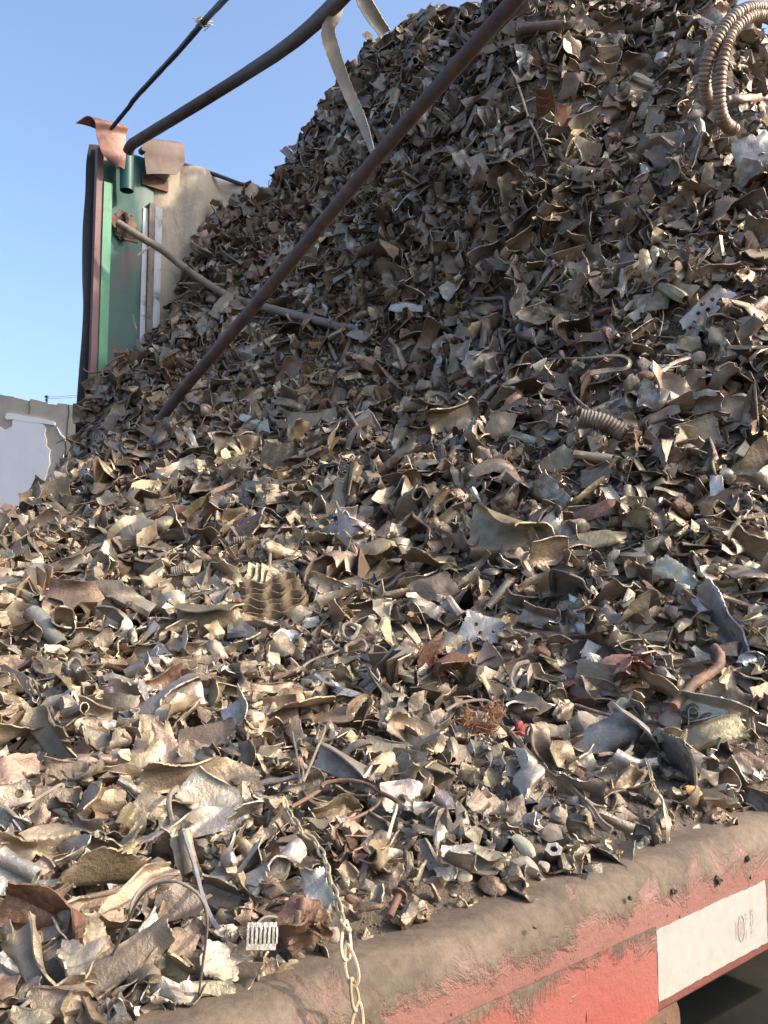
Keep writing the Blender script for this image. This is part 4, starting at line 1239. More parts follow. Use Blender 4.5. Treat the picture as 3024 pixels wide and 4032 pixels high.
# ribbed fin stack (crushed radiator fins)
def fins(t, x, y, w, h, ang, layers, waves, amp, label, short, tint, seed, name='fin_stack', slope=.55):
    rng = np.random.default_rng(seed); px, py = TP(t, x, y); d = sdep(px, py, .045); s = K6*d/F*1.1; w *= s; h *= s
    P, X, Y, N = basis(px, py, d, ang, rng, .05); mb = MB(); nx = 46
    phx = rng.uniform(0, 6)
    for k in range(layers):
        f = k/(layers-1)-.5; g = np.zeros((nx, 5, 3)); L = w*(1-.5*abs(f)**1.5*rng.uniform(.6, 1)); jit = rng.normal(0, .02*w)
        for a in range(nx):
            xx = (a/(nx-1)-.5)*L+jit; wob = amp*h*math.sin(waves*2*math.pi*a/(nx-1)+phx+k*.55)+.9*amp*h*math.sin(waves*3.3*a/(nx-1)+k*2.1)
            bow = h*.16*(1-(2*xx/w)**2)
            for b in range(5):
                c = b/4-.5; yy = -f*h+wob*(.5+.5*c)+c*h*1.75/layers-bow*.7
                g[a, b] = [xx, yy, (f*.10*h)+c*h*.9/layers*slope+.005*h*rng.normal()+.012*h*math.sin(waves*6.28*a/(nx-1)+k*.5)]
        grid_solid(mb, P+g[..., :1]*X+g[..., 1:2]*Y+g[..., 2:]*N, .0011)
    return special(name, mb, M['scrap'], label, 'fin stack', px, py, short, tint)
fins('B', 150, 830, 390, 400, 22, 10, 3.2, .035, 'stack of wavy brown ribbed fins, torn at its edges, left of centre', 'the ribbed fin stack', 'tan', 3, slope=2.6)
fins('K', 150, 1085, 190, 190, -5, 9, 3.0, .03, 'small grey block of rippled fins in the middle left of the heap', 'the small finned block', 'grey', 5, slope=1.2)
fins('B', 55, 620, 150, 170, 70, 5, 1.0, .05, 'thin nested tan layers just above the ribbed fin stack', 'the nested tan layers', 'tan', 6, slope=.9)
fins('M', 205, 680, 110, 130, 5, 4, 1.0, .05, 'small stack of orange brown rings in the upper heap', 'the orange rings', 'rust', 7, slope=1.5)

# springs and coils
def coil(t, x0, y0, x1, y1, R, turns, r, label, short, mat='greypipe', tint=None, name='coil_spring', cat='spring', lift=.02, squash=.8):
    a0 = TP(t, x0, y0); a1 = TP(t, x1, y1); d = sdep((a0[0]+a1[0])/2, (a0[1]+a1[1])/2, lift); s = K6*d/F
    A, B = at(*a0, d), at(*a1, d); T = (B-A); L = np.linalg.norm(T); T /= L; N = -CF-T*(-CF@T); N /= np.linalg.norm(N); S = np.cross(T, N)
    n = int(turns*18); P = [A+T*L*k/n+R*s*(math.cos(k/18*6.283)*N*squash+math.sin(k/18*6.283)*S) for k in range(n+1)]
    mb = MB(); tube(mb, P, r*s, 7, n*2, True); o = mb.build(name, M[mat]); tag(o, label, cat, GRP)
    if short: LM.append(((a0[0]+a1[0])/2, (a0[1]+a1[1])/2, short))
    return o
coil('A', 1120, 595, 1220, 575, 36, 7, 8, 'bulky coil spring end beside the square rolled-lip sheet', 'the big coil spring')
coil('A', 1520, 385, 1659, 372, 22, 9, 8, 'pale ribbed spring lying level, above the ribbed fin stack', 'the pale level spring')
coil('K', 520, 1420, 530, 1430, 5, 2, 2, 'tiny wire coil', None) if False else None
# flexible conduit hanging in two strands
def hose(pts, r, label, short):
    Q = [TP('M', *p) for p in pts]; d = 1.60; P = spline([at(x, y, d-.07*math.sin(k/(len(Q)-1)*math.pi)) for k, (x, y) in enumerate(Q)], 420)
    seg = 16; T, N, B = frames(P); k = np.arange(len(P)); s = np.cumsum(np.r_[0, np.linalg.norm(np.diff(P, axis=0), axis=1)])
    R = r*K6*d/F; pitch = R*.62; s = s+R*.10*np.sin(s/R*.9)+R*.05*np.sin(s/R*3.1); rr = R*(.86+.14*np.abs(np.sin(math.pi*s/pitch)))*(1+.035*np.sin(s/R*.7+1)+.02*np.random.default_rng(1).standard_normal(len(s)))
    a = np.linspace(0, 2*np.pi, seg, endpoint=False)
    v = P[:, None]+rr[:, None, None]*(np.cos(a)[None, :, None]*N[:, None]+np.sin(a)[None, :, None]*B[:, None])
    i = np.arange(len(P)-1)[:, None]*seg; j = np.arange(seg)[None]; j2 = (j+1) % seg
    mb = MB(); mb.add(v, np.stack([i+j, i+j2, i+seg+j2, i+seg+j], -1).reshape(-1, 4)); return mb
mbh = hose([(1760, 110), (1640, 55), (1520, 60), (1420, 120), (1340, 230), (1270, 370), (1245, 500), (1250, 600), (1290, 680)], 42, '', '')
special('flexible_hose', mbh, M['hose'], 'ribbed rusty metal hose strand, outer arch at the upper right', 'hose', *TP('M', 1270, 400), 'the ribbed flexible hose')
mbh = hose([(1760, 150), (1640, 105), (1540, 110), (1440, 190), (1385, 300), (1350, 440), (1340, 570), (1345, 700), (1375, 800), (1440, 850)], 42, '', '')
special('flexible_hose', mbh, M['hose'], 'ribbed rusty metal hose strand inside the outer arch, upper right', 'hose', *TP('M', 1350, 600), None)
def bar(t, pts, r_px, label, mat, name, cat, lift=.03, short=None): return wire(pts, r_px, label, mat, name, cat, t, 0, lift, None, short, 12)
bar('M', [(1390, 655), (1520, 645), (1720, 632)], 26, 'level tan bar between the ribbed hose and the right edge', 'hose', 'metal_bar', 'bar', .06)
wire([(0, 480), (45, 610), (100, 780), (160, 900), (232, 1110)], 7, 'long pale wire running down the upper middle of the heap', 'straw', t='M', short='the long pale wire')
wire([(130, 1040), (120, 900), (185, 800), (170, 720)], 6, 'short grey looped wire crossing the long pale wire', t='M')
wire([(420, 730), (450, 690), (500, 675)], 5, 'small white arc of wire in the upper heap', 'whitepaint', t='M')
wire([(0, 700), (110, 650), (240, 600)], 5, 'thin tan wire left of the orange rings', 'straw', t='M')
wire([(1400, 410), (1520, 440)], 10, 'short tan rod right of the ribbed hose', 'hose', t='M')
# hairpin flat band
def band(t, pts, w_px, label, mat, name, cat, short=None, tint=None, lift=.018, twist=0., tw0=0., cup=.1, up=None, th=.0018, seed=1):
    Q = [TP(t, *p) for p in pts]; ds = [sdep(x, y, lift) for x, y in Q]; dm = sum(ds)/len(ds)
    ds = [.5*d+.5*(ds[0]+(ds[-1]-ds[0])*k/(len(ds)-1)) for k, d in enumerate(ds)]
    mb = MB(); ribbon(mb, [at(x, y, min(d, dd_)) for (x, y), d, dd_ in zip(Q, ds, [sdep(x, y, lift*.7) for x, y in Q])], [a*K6*dm/F for a in np.atleast_1d(w_px)], th, len(pts)*14, twist, tw0, up, .03, np.random.default_rng(seed), cup)
    return special(name, mb, M[mat], label, cat, *Q[len(Q)//2], short, tint)
band('L', [(90, 480), (270, 440), (500, 432), (690, 415), (775, 432), (798, 470), (760, 502), (660, 512), (530, 532)], [26, 26, 26, 40], 'flat metal band bent back like a hairpin, right part of the heap', 'scrap', 'bent_band', 'metal band', 'the hairpin band', 'dust', .04, up=CU*.8-CF)
band('L', [(1190, 425), (1090, 460), (1010, 520), (960, 600)], 26, 'short curved metal band right of the hairpin band', 'scrap', 'bent_band', 'metal band', None, 'dust', .03)
band('G', [(20, 470), (100, 570), (190, 670), (300, 760), (420, 840), (520, 940), (600, 1050), (680, 1115)], [30, 40, 44, 40, 34, 34, 40], 'long flat metal strip running diagonally down to the rail', 'scrap', 'long_strip', 'metal strip', 'the long flat strip', 'tan', .03, cup=.25)
band('E', [(930, 945), (910, 1030), (870, 1180)], [20, 26, 16], 'thin tan fibre strap hanging below the brown cord', 'straw', 'fibre_strap', 'strap', None, None, .03)
band('D', [(1200, 1120), (1240, 1240), (1290, 1400), (1330, 1560), (1390, 1700), (1440, 1760)], [50, 44, 34, 30, 26, 14], 'thin torn tan strip falling beside the upright stubby tube', 'strap', 'torn_strip', 'metal strip', None, None, .045)
wire([(440, 830), (470, 800), (560, 785), (640, 785), (740, 810), (830, 865), (900, 900), (955, 940)], 14, 'brown twisted cord across the lower middle of the heap', 'ruststeel', 'cord', 'cord', 'E', .0, .03, short='the brown cord')
wire([(240, 960), (330, 910), (430, 850)], 13, 'short brown cord end left of the longer cord', 'ruststeel', 'cord', 'cord', 'E', .0, .025)
wire([(820, 870), (815, 930), (760, 980), (640, 1040), (520, 1100)], 10, 'thin brown cord curling under the crumpled foil, lower middle', 'ruststeel', 'cord', 'cord', 'E', .0, .03)
# bent rusty pipe, rods, wires
wire([(1350, 1080), (1385, 1130), (1375, 1200), (1300, 1260), (1200, 1330), (1080, 1470)], 32, 'rust brown bent pipe right of the crushed red can', 'ruststeel', 'bent_pipe', 'pipe', 'C', .0, .035, short='the rusty bent pipe', seg=14)
wire([(558, 495), (600, 390), (655, 265)], 15, 'straight brown rod below the dusty half-buried pipe', 'ruststeel', 'metal_rod', 'rod', 'K', .0, .03, short='the brown rod')
wire([(0, 160), (90, 170), (200, 150), (300, 120)], 4, 'thin wire across the dusty half-buried pipe', 'greypipe', t='K', lift=.05)
wire([(430, 420), (470, 310), (490, 240), (480, 200)], 7, 'pale wire left of the straight brown rod', t='K')
wire([(832, 385), (835, 340), (880, 280), (890, 220)], 8, 'dark bent wire right of the straight brown rod', 'pipe', t='K')
wire([(662, 825), (690, 740), (720, 690), (800, 668)], 10, 'grey bent wire above the brown tan curls in mid heap', t='K')
wire([(1020, 740), (1045, 620)], 6, 'short straight wire near the cup with rust, mid heap', t='K')
wire([(1440, 45), (1530, 45), (1620, 38), (1640, 80), (1630, 230)], 12, 'grey wire bent at a right angle, upper middle of the heap', t='K', short='the right-angle wire')
wire([(1215, 170), (1290, 110), (1400, 60)], 11, 'straight wire end left of the right-angle wire', t='K')
wire([(1600, 240), (1630, 380), (1650, 520)], 12, 'grey wire hanging under the right-angle wire', t='K')
wire([(210, 730), (130, 745), (110, 790), (130, 840), (190, 850)], 14, 'thick grey loop of rod, middle left of the heap', 'greypipe', 'bent_rod', 'rod', 'K', short='the thick rod loop')
wire([(490, 330), (510, 380), (540, 450)], 12, 'short hooked wire beside the brown rod, mid heap', t='K')
wire([(430, 1100), (450, 1200)], 9, 'short upright wire end right of the small finned block', t='K')
rg = np.random.default_rng(77); c0 = TP('K', 600, 1130)
pp = [(c0[0]+28*math.cos(a*1.15)*(1+.1*math.sin(a*3))+rg.normal(0, 3)+6*math.sin(a*.23), c0[1]+26*math.sin(a*1.15)+(a-10)*4.2) for a in range(22)]
wire(pp, 2.4, 'tangle of thin looped wire in the middle of the heap', 'greypipe', t=None, lift=.03, n=260, short='the wire tangle')
wire([(400, 600), (440, 690), (560, 795)], 9, 'stiff wire left of the plain olive sheet, right slope', t='L')
wire([(975, 290), (1090, 300)], 6, 'short bright wire left of the perforated plate', t='L')
wire([(1000, 60), (1015, 160), (990, 290)], 3, 'hair-thin wire hanging left of the perforated plate', 'straw', t='L')
rg = np.random.default_rng(78); c0 = TP('L', 970, 490)
wire([(c0[0]+rg.normal(0, 38), c0[1]+rg.normal(0, 11)) for _ in range(26)], 1.8, 'knot of pale curly turnings right of the hairpin band', 'whitepaint', 'metal_turnings', 'turnings', None, lift=.03, n=240)
wire([(1340, 530), (1290, 500), (1275, 440), (1300, 390), (1345, 365)], 15, 'C-shaped grey rod left of the pale level spring', 'greypipe', 'bent_rod', 'rod', 'A', short='the C-shaped rod')
wire([(100, 560), (105, 470), (90, 440), (60, 430), (52, 395), (85, 372), (108, 395), (95, 430), (70, 415)], 11, 'pigtail spiral of thick wire above the ribbed fin stack', 'greypipe', 'spiral_wire', 'wire', 'B', short='the pigtail spiral')
wire([(115, 395), (160, 320), (200, 280), (210, 300), (120, 400)], 8, 'bent double wire right of the pigtail spiral', t='B')
wire([(275, 1240), (380, 1160), (560, 1098)], 8, 'long thin pale wire below the ribbed fin stack', 'greypipe', t='B', lift=.03, short='the thin pale wire')
wire([(240, 1150), (280, 1190), (320, 1250)], 9, 'short brown wire crossing the thin pale wire', 'straw', t='B')
wire([(320, 950), (380, 1000), (430, 1030)], 5, 'pair of thin bright wires right of the ribbed fin stack', t='B')
wire([(575, 960), (590, 930), (640, 925), (680, 960), (640, 1020), (590, 1010), (575, 960)], 13, 'large open metal ring lying right of the ribbed fin stack', 'greypipe', 'metal_ring', 'ring', 'B', lift=.028, short='the large open ring')
wire([(450, 1070), (460, 1040), (500, 1035), (530, 1070), (560, 1060)], 12, 'half ring of metal strip below the large open ring', 'greypipe', 'metal_ring', 'ring', 'B', lift=.028)
wire([(600, 1110), (600, 1070), (650, 1050), (700, 1030), (730, 1060), (720, 1110)], 12, 'arched metal loop below the large open ring', 'greypipe', 'metal_ring', 'ring', 'B', lift=.028)
wire([(1130, 930), (1160, 1040), (1240, 1140)], 6, 'thin bent wire above the dusty square, right of the rings', 'straw', t='B')
wire([(640, 640), (720, 650), (830, 690), (900, 660), (960, 600), (1040, 585), (1085, 600)], 10, 'wavy flat wire under the curled sheet with an oval hole', 'greypipe', t='B', short='the wavy wire')
T8 = lambda x, y: (x*.3014, 1500+y*.3014)
pts = [T8(1290+a*1.1+(70-a*.9)*math.cos(a*.42+2.4), 728+(82-a*1.3)*math.sin(a*.42+2.4)) for a in range(0, 52, 2)]
wire(pts, 4.6, 'spiral coil of thick pale wire at the foot of the truck post', 'greypipe', 'spiral_wire', 'wire', None, lift=.05, n=160, short='the pale spiral coil')
wire([T8(735, 812), T8(880, 745), T8(1100, 640), T8(1300, 570)], 2.2, 'thin straight wire poking out over the old wall', 'greypipe', t=None, lift=.05)
wire([T8(1120, 1110), T8(1170, 1030), T8(1200, 960)], 2.5, 'short wire below the pale spiral coil', t=None, lift=.03)
wire([T8(1290, 1050), T8(1350, 900)], 4.5, 'short round rod below the pale spiral coil', t=None, lift=.03)
for (a, b), lb in (([(205, 130), (188, 165), (200, 240), (260, 300)], 'outer'), ) if False else ():
    pass
wire([(175, 130), (172, 170), (205, 240), (240, 280), (255, 290), (262, 240), (230, 150), (205, 125), (195, 150), (225, 230)], 8, 'narrow grey hoop of wire at the left, above the broad tan sheet', t='D', short='the narrow wire hoop')
wire([(385, 90), (390, 40), (410, 20), (440, 40), (440, 90)], 10, 'small wire arch left of the twin wire arches', t='D')
wire([(430, 70), (450, 15), (490, -10), (530, 20), (545, 90)], 12, 'larger wire arch above the crinkled tan scrap', t='D', short='the larger wire arch')
wire([(178, 970), (240, 905), (330, 850), (400, 812), (412, 835), (395, 860)], 12, 'bent thick wire in front of the pinkish torn plate', t='D', short='the bent thick wire')
wire([(300, 740), (330, 690), (420, 655), (558, 645)], 9, 'curved wire edging the sheet below the broad tan sheet', t='D')
wire([(1125, 1060), (1105, 960), (1110, 880), (1155, 830)], 18, 'crooked thick wire standing left of the pale kite-shaped plate', t='D', lift=.03, short='the crooked thick wire')
wire([(300, 800), (285, 650), (260, 520), (250, 470)], 7, 'straight thin wire in front of the upright crinkled sheet', t='E', lift=.03)
wire([(320, 795), (370, 680), (410, 580), (460, 460), (455, 425), (425, 430), (405, 540)], 9, 'hooked wire in front of the upright crinkled sheet', t='E', lift=.04)
wire([(290, 700), (320, 720), (310, 790), (285, 800)], 8, 'small wire eye below the upright crinkled sheet', t='E', lift=.03)
wire([(1250, 330), (1330, 285), (1440, 262), (1520, 265), (1560, 295)], 11, 'arched wire beside the orange fibre tuft', t='E', lift=.03)
wire([(440, 290), (560, 330), (680, 365), (780, 400), (815, 460), (810, 560), (750, 615), (660, 610), (590, 620)], 12, 'long wire looped over the large crumpled foil', t='G', lift=.04, short='the long looped wire')
wire([(1150, 570), (1350, 520), (1550, 435)], 5, 'thin wire along the flat dirty board', t='G')
wire([(130, 10), (60, 30), (20, 110), (30, 200)], 16, 'bent silvery rod at the left of the pale squarish tube', 'greypipe', 'bent_rod', 'rod', 'G', lift=.03)
# sticks and wires poking out over the tarpaulin and the green panel
def poke(pts, r_px, label, mat, d=2.80):
    Q = [(280+x*.4068, 820+y*.4068) for x, y in pts]; P = [at(x, y, min(d, (hit(x, y) or 9)-.012)) for x, y in Q]
    mb = MB(); tube(mb, P, r_px*.4068*d/F, 7, len(pts)*8, True, .08, np.random.default_rng(int(Q[0][0]))); o = mb.build('wire' if r_px < 12 else 'metal_rod', M[mat]); tag(o, label, 'wire' if r_px < 12 else 'rod', GRP); SPEC.extend((x, y, 8) for x, y in Q)
poke([(1045, 730), (1180, 728), (1330, 733), (1475, 745), (1600, 770)], 13, 'level grey rod sticking out of the heap over the tarpaulin', 'greypipe')
poke([(1000, 890), (1060, 855), (1160, 795)], 15, 'short blunt stick below the level grey rod, over the tarpaulin', 'wood')
poke([(980, 878), (1080, 905), (1200, 935), (1330, 950), (1475, 948)], 6, 'thin bowed wire below the level grey rod', 'greypipe')
poke([(600, 1035), (612, 1100), (632, 1180)], 9, 'short copper-coloured stick standing before the green panel', 'hose', 2.66)
poke([(645, 458), (700, 415), (765, 375)], 10, 'short pale splinter beside the half-buried pipe, before the green panel', 'straw', 2.70)
poke([(115, 1550), (150, 1580), (210, 1592), (290, 1580), (370, 1560)], 9, 'bent brown wire hooked round the foot of the red edge bar', 'ruststeel', 2.62)
poke([(310, 1640), (305, 1570), (360, 1500), (440, 1450), (520, 1420)], 8, 'curved wire rising in the shaded corner under the green panel', 'greypipe', 2.6)
poke([(320, 2050), (350, 1970), (420, 1900), (520, 1870), (600, 1800)], 16, 'bent dark rod in the corner left of the leaning pipe', 'wood', 2.5)
# foreground wires
def free(t, pts, d0, d1, bulge, r_px, label, mat='greypipe', short=None, n=90, name='wire'):
    Q = [TP(t, *p) for p in pts]; P = []
    for k, (x, y) in enumerate(Q):
        f = k/(len(Q)-1); P.append(at(x, y, d0+(d1-d0)*f-bulge*math.sin(math.pi*f)))
    mb = MB(); tube(mb, P, r_px*K6*(d0+d1)/2/F, 8, n, True, .05, np.random.default_rng(5)); o = mb.build(name, M[mat]); tag(o, label, 'wire', GRP)
    if short: LM.append((*Q[len(Q)//2], short))
q0 = sdep(*TP('H', 720, 830), .012); q1 = sdep(*TP('H', 1300, 1050), .01)
free('H', [(715, 835), (780, 700), (840, 570), (890, 460), (960, 370), (1050, 325), (1160, 320), (1260, 370), (1325, 450), (1352, 560), (1345, 700), (1325, 850), (1300, 1050)], q0, q1, .045, 9, 'big arched wire standing over the foreground scrap, nearer one', 'greypipe', 'the big arched wire')
free('H', [(845, 560), (860, 460), (915, 370), (1000, 305), (1090, 272), (1170, 268)], q0-.01, sdep(*TP('H', 1170, 268), .03), .03, 10, 'second arched wire just behind the big arched wire', 'greypipe')
free('H', [(40, 1260), (100, 1180), (160, 1120), (195, 1095)], sdep(*TP('H', 60, 1200)), sdep(*TP('H', 190, 1095)), 0, 15, 'stub of pale wire in the bottom left corner', 'greypipe')
free('I', [(0, 625), (40, 570), (90, 545), (150, 552)], sdep(*TP('I', 10, 625), .03), sdep(*TP('I', 150, 552), .03), 0, 9, 'pale curved wire over the slotted plate', 'greypipe')
free('I', [(1690, 232), (1640, 225), (1605, 290), (1620, 370), (1680, 450), (1770, 505), (1790, 490), (1785, 470)], sdep(*TP('I', 1640, 230), .01), .50, 0, 6, 'thin pale hooked wire hanging over the rail', 'straw', 'the thin hooked wire')
# straw rope hanging over the rail
mb = MB(); rg = np.random.default_rng(15)
for k in range(5):
    Q = [TP('G', x+rg.normal(0, 7), y) for x, y in [(905, 640), (925, 720), (950, 820), (1000, 900), (1030, 980), (1045, 1090), (1050, 1190), (1090, 1250)]]
    dd = [sdep(x, min(y, 3240), .030)-.008*k*.3 for x, y in Q]; dd[-1] = dd[-2] = dd[-3]
    ribbon(mb, [at(x, y, d) for (x, y), d in zip(Q, dd)], .0012+.001*rg.random(), .0004, 60, rg.normal(0, 2), 0, None, .2, rg)
special('straw_rope', mb, M['straw'], 'frayed straw-coloured rope hanging from the large crumpled foil to the rail', 'rope', *TP('G', 1010, 930), 'the frayed straw rope')
# fibre tuft
mb = MB(); rg = np.random.default_rng(16); px, py = TP('E', 1480, 400); d = sdep(px, py, .02)
cen = [TP('E', 1400, 360), TP('E', 1440, 430), TP('E', 1500, 490), TP('E', 1540, 420), TP('E', 1560, 350), TP('E', 1580, 330)]
for k in range(170):
    c = cen[rg.integers(0, len(cen))]; s = at(c[0]+rg.normal(0, 13), c[1]+rg.normal(0, 12), d-abs(rg.normal(0, .004)))
    tube(mb, [s, s+rg.normal(0, .003, 3), s+rg.normal(0, .005, 3), s+rg.normal(0, .006, 3)], .00028, 4, 9, False)
special('fibre_tuft', mb, M['orangefibre'], 'fuzzy orange and red fibre tuft in the lower middle of the heap', 'fibre tuft', px, py, 'the orange fibre tuft')
# slotted plate
def slotted():
    px, py = TP('I', 50, 675); d = sdep(px, py, .034); rng = np.random.default_rng(9); P, X, Y, N = basis(px, py, d, 3, rng, .02, 1.6); s = K6*d/F; mb = MB()
    w, h = 190*s, 165*s; th = .0012; bend_ = lambda x: -4*(x*x)
    def bx(x0, x1, y0, y1):
        n = 3; g = np.array([[P+X*x+Y*y+N*bend_(x) for y in (y0, y1)] for x in np.linspace(x0, x1, n)]); grid_solid(mb, g, th)
    bx(-w/2, w/2, -h/2, -h*.28); bx(-w/2, w/2, h*.33, h/2); k = 7; p = w/k
    for i in range(k): bx(-w/2+i*p, -w/2+i*p+p*.58, -h*.28, h*.33)
    bx(w/2-p*.1, w/2+p*.35, -h*.28, h*.33)
    special('slotted_plate', mb, M['scrap'], 'small silvery plate with a row of slots, left of the rusty block', 'slotted plate', px, py, 'the slotted plate', 'silver')
slotted()
# white torn plate with round holes, perforated plate: sheets with real openings
def holed(t, x, y, w, h, ang, holes, label, short, tint, seed, name, n=34):
    px, py = TP(t, x, y); d = sdep(px, py, .03); rng = np.random.default_rng(seed); P, X, Y, N = basis(px, py, d, ang, rng, .06, 1.4); s = K6*d/F; w *= s; h *= s
    nx = n; ny = max(10, int(n*h/w)); g = sheet_grid(rng, w, h, nx, ny, .07, [], .018)
    keep = np.ones((nx-1, ny-1), bool); c = (g[:-1, :-1]+g[1:, 1:])/2
    for hx, hy, hr in holes:
        # pull the grid onto a clean round edge
        dx = g[..., 0]-hx*w; dy = g[..., 1]-hy*h; rr = np.hypot(dx, dy); R = hr*w; near = (rr < R*1.45) & (rr > 1e-9)
        keep &= ~(np.hypot(c[..., 0]-hx*w, c[..., 1]-hy*h) < R)
        ring = np.zeros_like(near)
        a = ~keep; ring[:-1, :-1] |= a; ring[1:, 1:] |= a; ring[:-1, 1:] |= a; ring[1:, :-1] |= a
        m_ = ring & near; f = R/np.maximum(rr, 1e-9); g[..., 0] = np.where(m_, hx*w+dx*f, g[..., 0]); g[..., 1] = np.where(m_, hy*h+dy*f, g[..., 1])
    th = .0012; i, j = np.where(keep); k = nx*ny; A_ = i*ny+j; B_ = (i+1)*ny+j; C_ = (i+1)*ny+j+1; D_ = i*ny+j+1
    v = P+g[..., :1]*X+g[..., 1:2]*Y+g[..., 2:]*N; v = v.reshape(-1, 3)
    top = np.stack([A_, B_, C_, D_], 1); bot = top[:, ::-1]+k; from collections import Counter
    ec = {}
    for f in top:
        for a, b in zip(f, np.roll(f, -1)): ec[(a, b)] = 1
    side = [[a, a+k, b+k, b] for (a, b) in ec if (b, a) not in ec]
    mb = MB(); mb.add(np.vstack([v+N*th/2, v-N*th/2]), np.vstack([top, bot, np.array(side)]))
    special(name, mb, M['scrap'], label, 'perforated plate' if name[0] == 'p' else 'metal plate', px, py, short, tint, 40)
holed('B', 1480, 960, 300, 230, -20, [(-.12, .12, .045), (.02, -.10, .05), (.28, .05, .045)], 'white torn plate with two round holes, below the big flattened tube', 'the white plate with holes', 'white', 12, 'holed_plate')
holed('D', 95, 880, 280, 190, 25, [(.10, .0, .10)], 'grey plate with a round hole at the left edge, lower left', 'the grey plate with a hole', 'grey', 13, 'holed_plate')
things = [p for p in things if p['short'] != 'the perforated plate' or (bpy.data.objects.remove(p['o']) and False)]
LM[:] = [l for l in LM if l[2] != 'the perforated plate']
holed('L', 1290, 110, 380, 150, 38, [(-.28, -.12, .035), (-.13, .05, .035), (.02, -.1, .04), (.02, .25, .04), (.18, .12, .035), (-.12, -.3, .03), (.2, -.2, .035)], 'whitish perforated plate with round holes at the right', 'the perforated plate', 'white', 14, 'perforated_plate')
# bolt and nut
def bolt():
    px, py = TP('I', 945, 400); d = sdep(px, py, .036); s = K6*d/F; bo = tag(empty('bolt', at(px, py, d)), 'rusty threaded bolt with a wide head standing on the dirt by the rail', 'bolt', GRP)
    A = at(*TP('I', 950, 395), d+.004); B = at(*TP('I', 885, 545), d-.008); T = (B-A)/np.linalg.norm(B-A)
    mb = MB(); tube(mb, [A-T*6*s, A+T*6*s], 52*s, 20, 4, True); mb.build('head', M['ruststeel'], bo)
    P = spline([A, B], 160); rr = 24*s*(1+.09*np.abs(np.sin(np.arange(160)*.42))); mb = MB(); tube(mb, P, rr, 12, 160); mb.build('shank', M['ruststeel'], bo)
    LM.append((px, py, 'the bolt'))
bolt()
px, py = TP('J', 295, 125); d = sdep(px, py, .012); s = K6*d/F; rng = np.random.default_rng(2); P, X, Y, N = basis(px, py, d, -5, rng, .02, 1.0)
mb = MB(); g = []
for a in range(7):
    th_ = a*math.pi/3+.2
    g.append([P+X*(math.cos(th_)*60*s)+Y*(math.sin(th_)*46*s)+N*h_ for h_ in (-.006, .006)])
g = np.array(g); mb.add(g.reshape(-1, 3), [[a*2, a*2+2, a*2+3, a*2+1] for a in range(6)])
gi = np.array([[P+X*(math.cos(a*math.pi/3+.2)*26*s)+Y*(math.sin(a*math.pi/3+.2)*20*s)+N*h_ for h_ in (-.006, .006)] for a in range(7)]); mb.add(gi.reshape(-1, 3), [[a*2+1, a*2+3, a*2+2, a*2] for a in range(6)])
mb.add(np.concatenate([g[:, 1], gi[:, 1]]), [[a, a+1, a+8, a+7] for a in range(6)])
special('hex_nut', mb, M['scrap'], 'large worn hexagonal nut beside the stones on the rail edge', 'nut', px, py, 'the worn nut', 'silver')
# ribbed cylinder with rusty end (crushed motor winding)
px, py = TP('L', 640, 900); d = sdep(px, py, .03); s = K6*d/F
A = at(*TP('L', 470, 820), d+.01); B = at(*TP('L', 760, 925), d-.01); P = spline([A, (A+B)/2+np.array([0, 0, .006]), B], 150)
mb = MB(); tube(mb, P, 58*s*(1+.07*np.sin(np.arange(150)*.55)), 16, 150, True, .02, np.random.default_rng(3))
special('ribbed_sleeve', mb, M['greypipe'], 'ribbed grey sleeve lying under the stiff wire, right slope', 'metal sleeve', px, py, 'the ribbed sleeve')
mb = MB(); clod(mb, at(*TP('L', 790, 925), d-.012), 62*s, np.random.default_rng(4), 12, .9); special('rust_lump', mb, M['ruststeel'], 'orange rusty lump at the right end of the ribbed sleeve', 'rust lump', *TP('L', 790, 925))

# chain hanging over the rail
ch = tag(empty('chain', at(*TP('I', 560, 500), .46)), 'pale gold flat-link chain hanging over the rail beside the rusty block', 'chain')
LM.append((*TP('I', 560, 500), 'the chain'))
cp = [TP('E', 195, 890), TP('E', 215, 985), TP('E', 280, 1060)]+[TP('I', *p) for p in [(320, 10), (385, 35), (430, 110), (470, 190), (492, 290), (535, 420), (572, 540), (608, 640), (605, 760), (592, 870), (640, 960), (688, 1060), (672, 1180), (668, 1290), (664, 1400)]]
cd = []
for k, (x, y) in enumerate(cp):
    d = sdep(x, y, .040)
    cd.append(d)
rail_d = [float((V0-.006-.0)/((CF+(x-1512)/F*CR+(2016-y)/F*CU)@V)) for x, y in cp]
cd = [min(a, b) if k > 9 else a for k, (a, b) in enumerate(zip(cd, rail_d))]
CPt = spline([at(x, y, d) for (x, y), d in zip(cp, cd)], 600); s_ = np.cumsum(np.r_[0, np.linalg.norm(np.diff(CPt, axis=0), axis=1)])
LL = .0185; pitch = LL*.80; nl = int(s_[-1]/pitch); Tt, Nn, Bb = frames(CPt)
rg = np.random.default_rng(50)
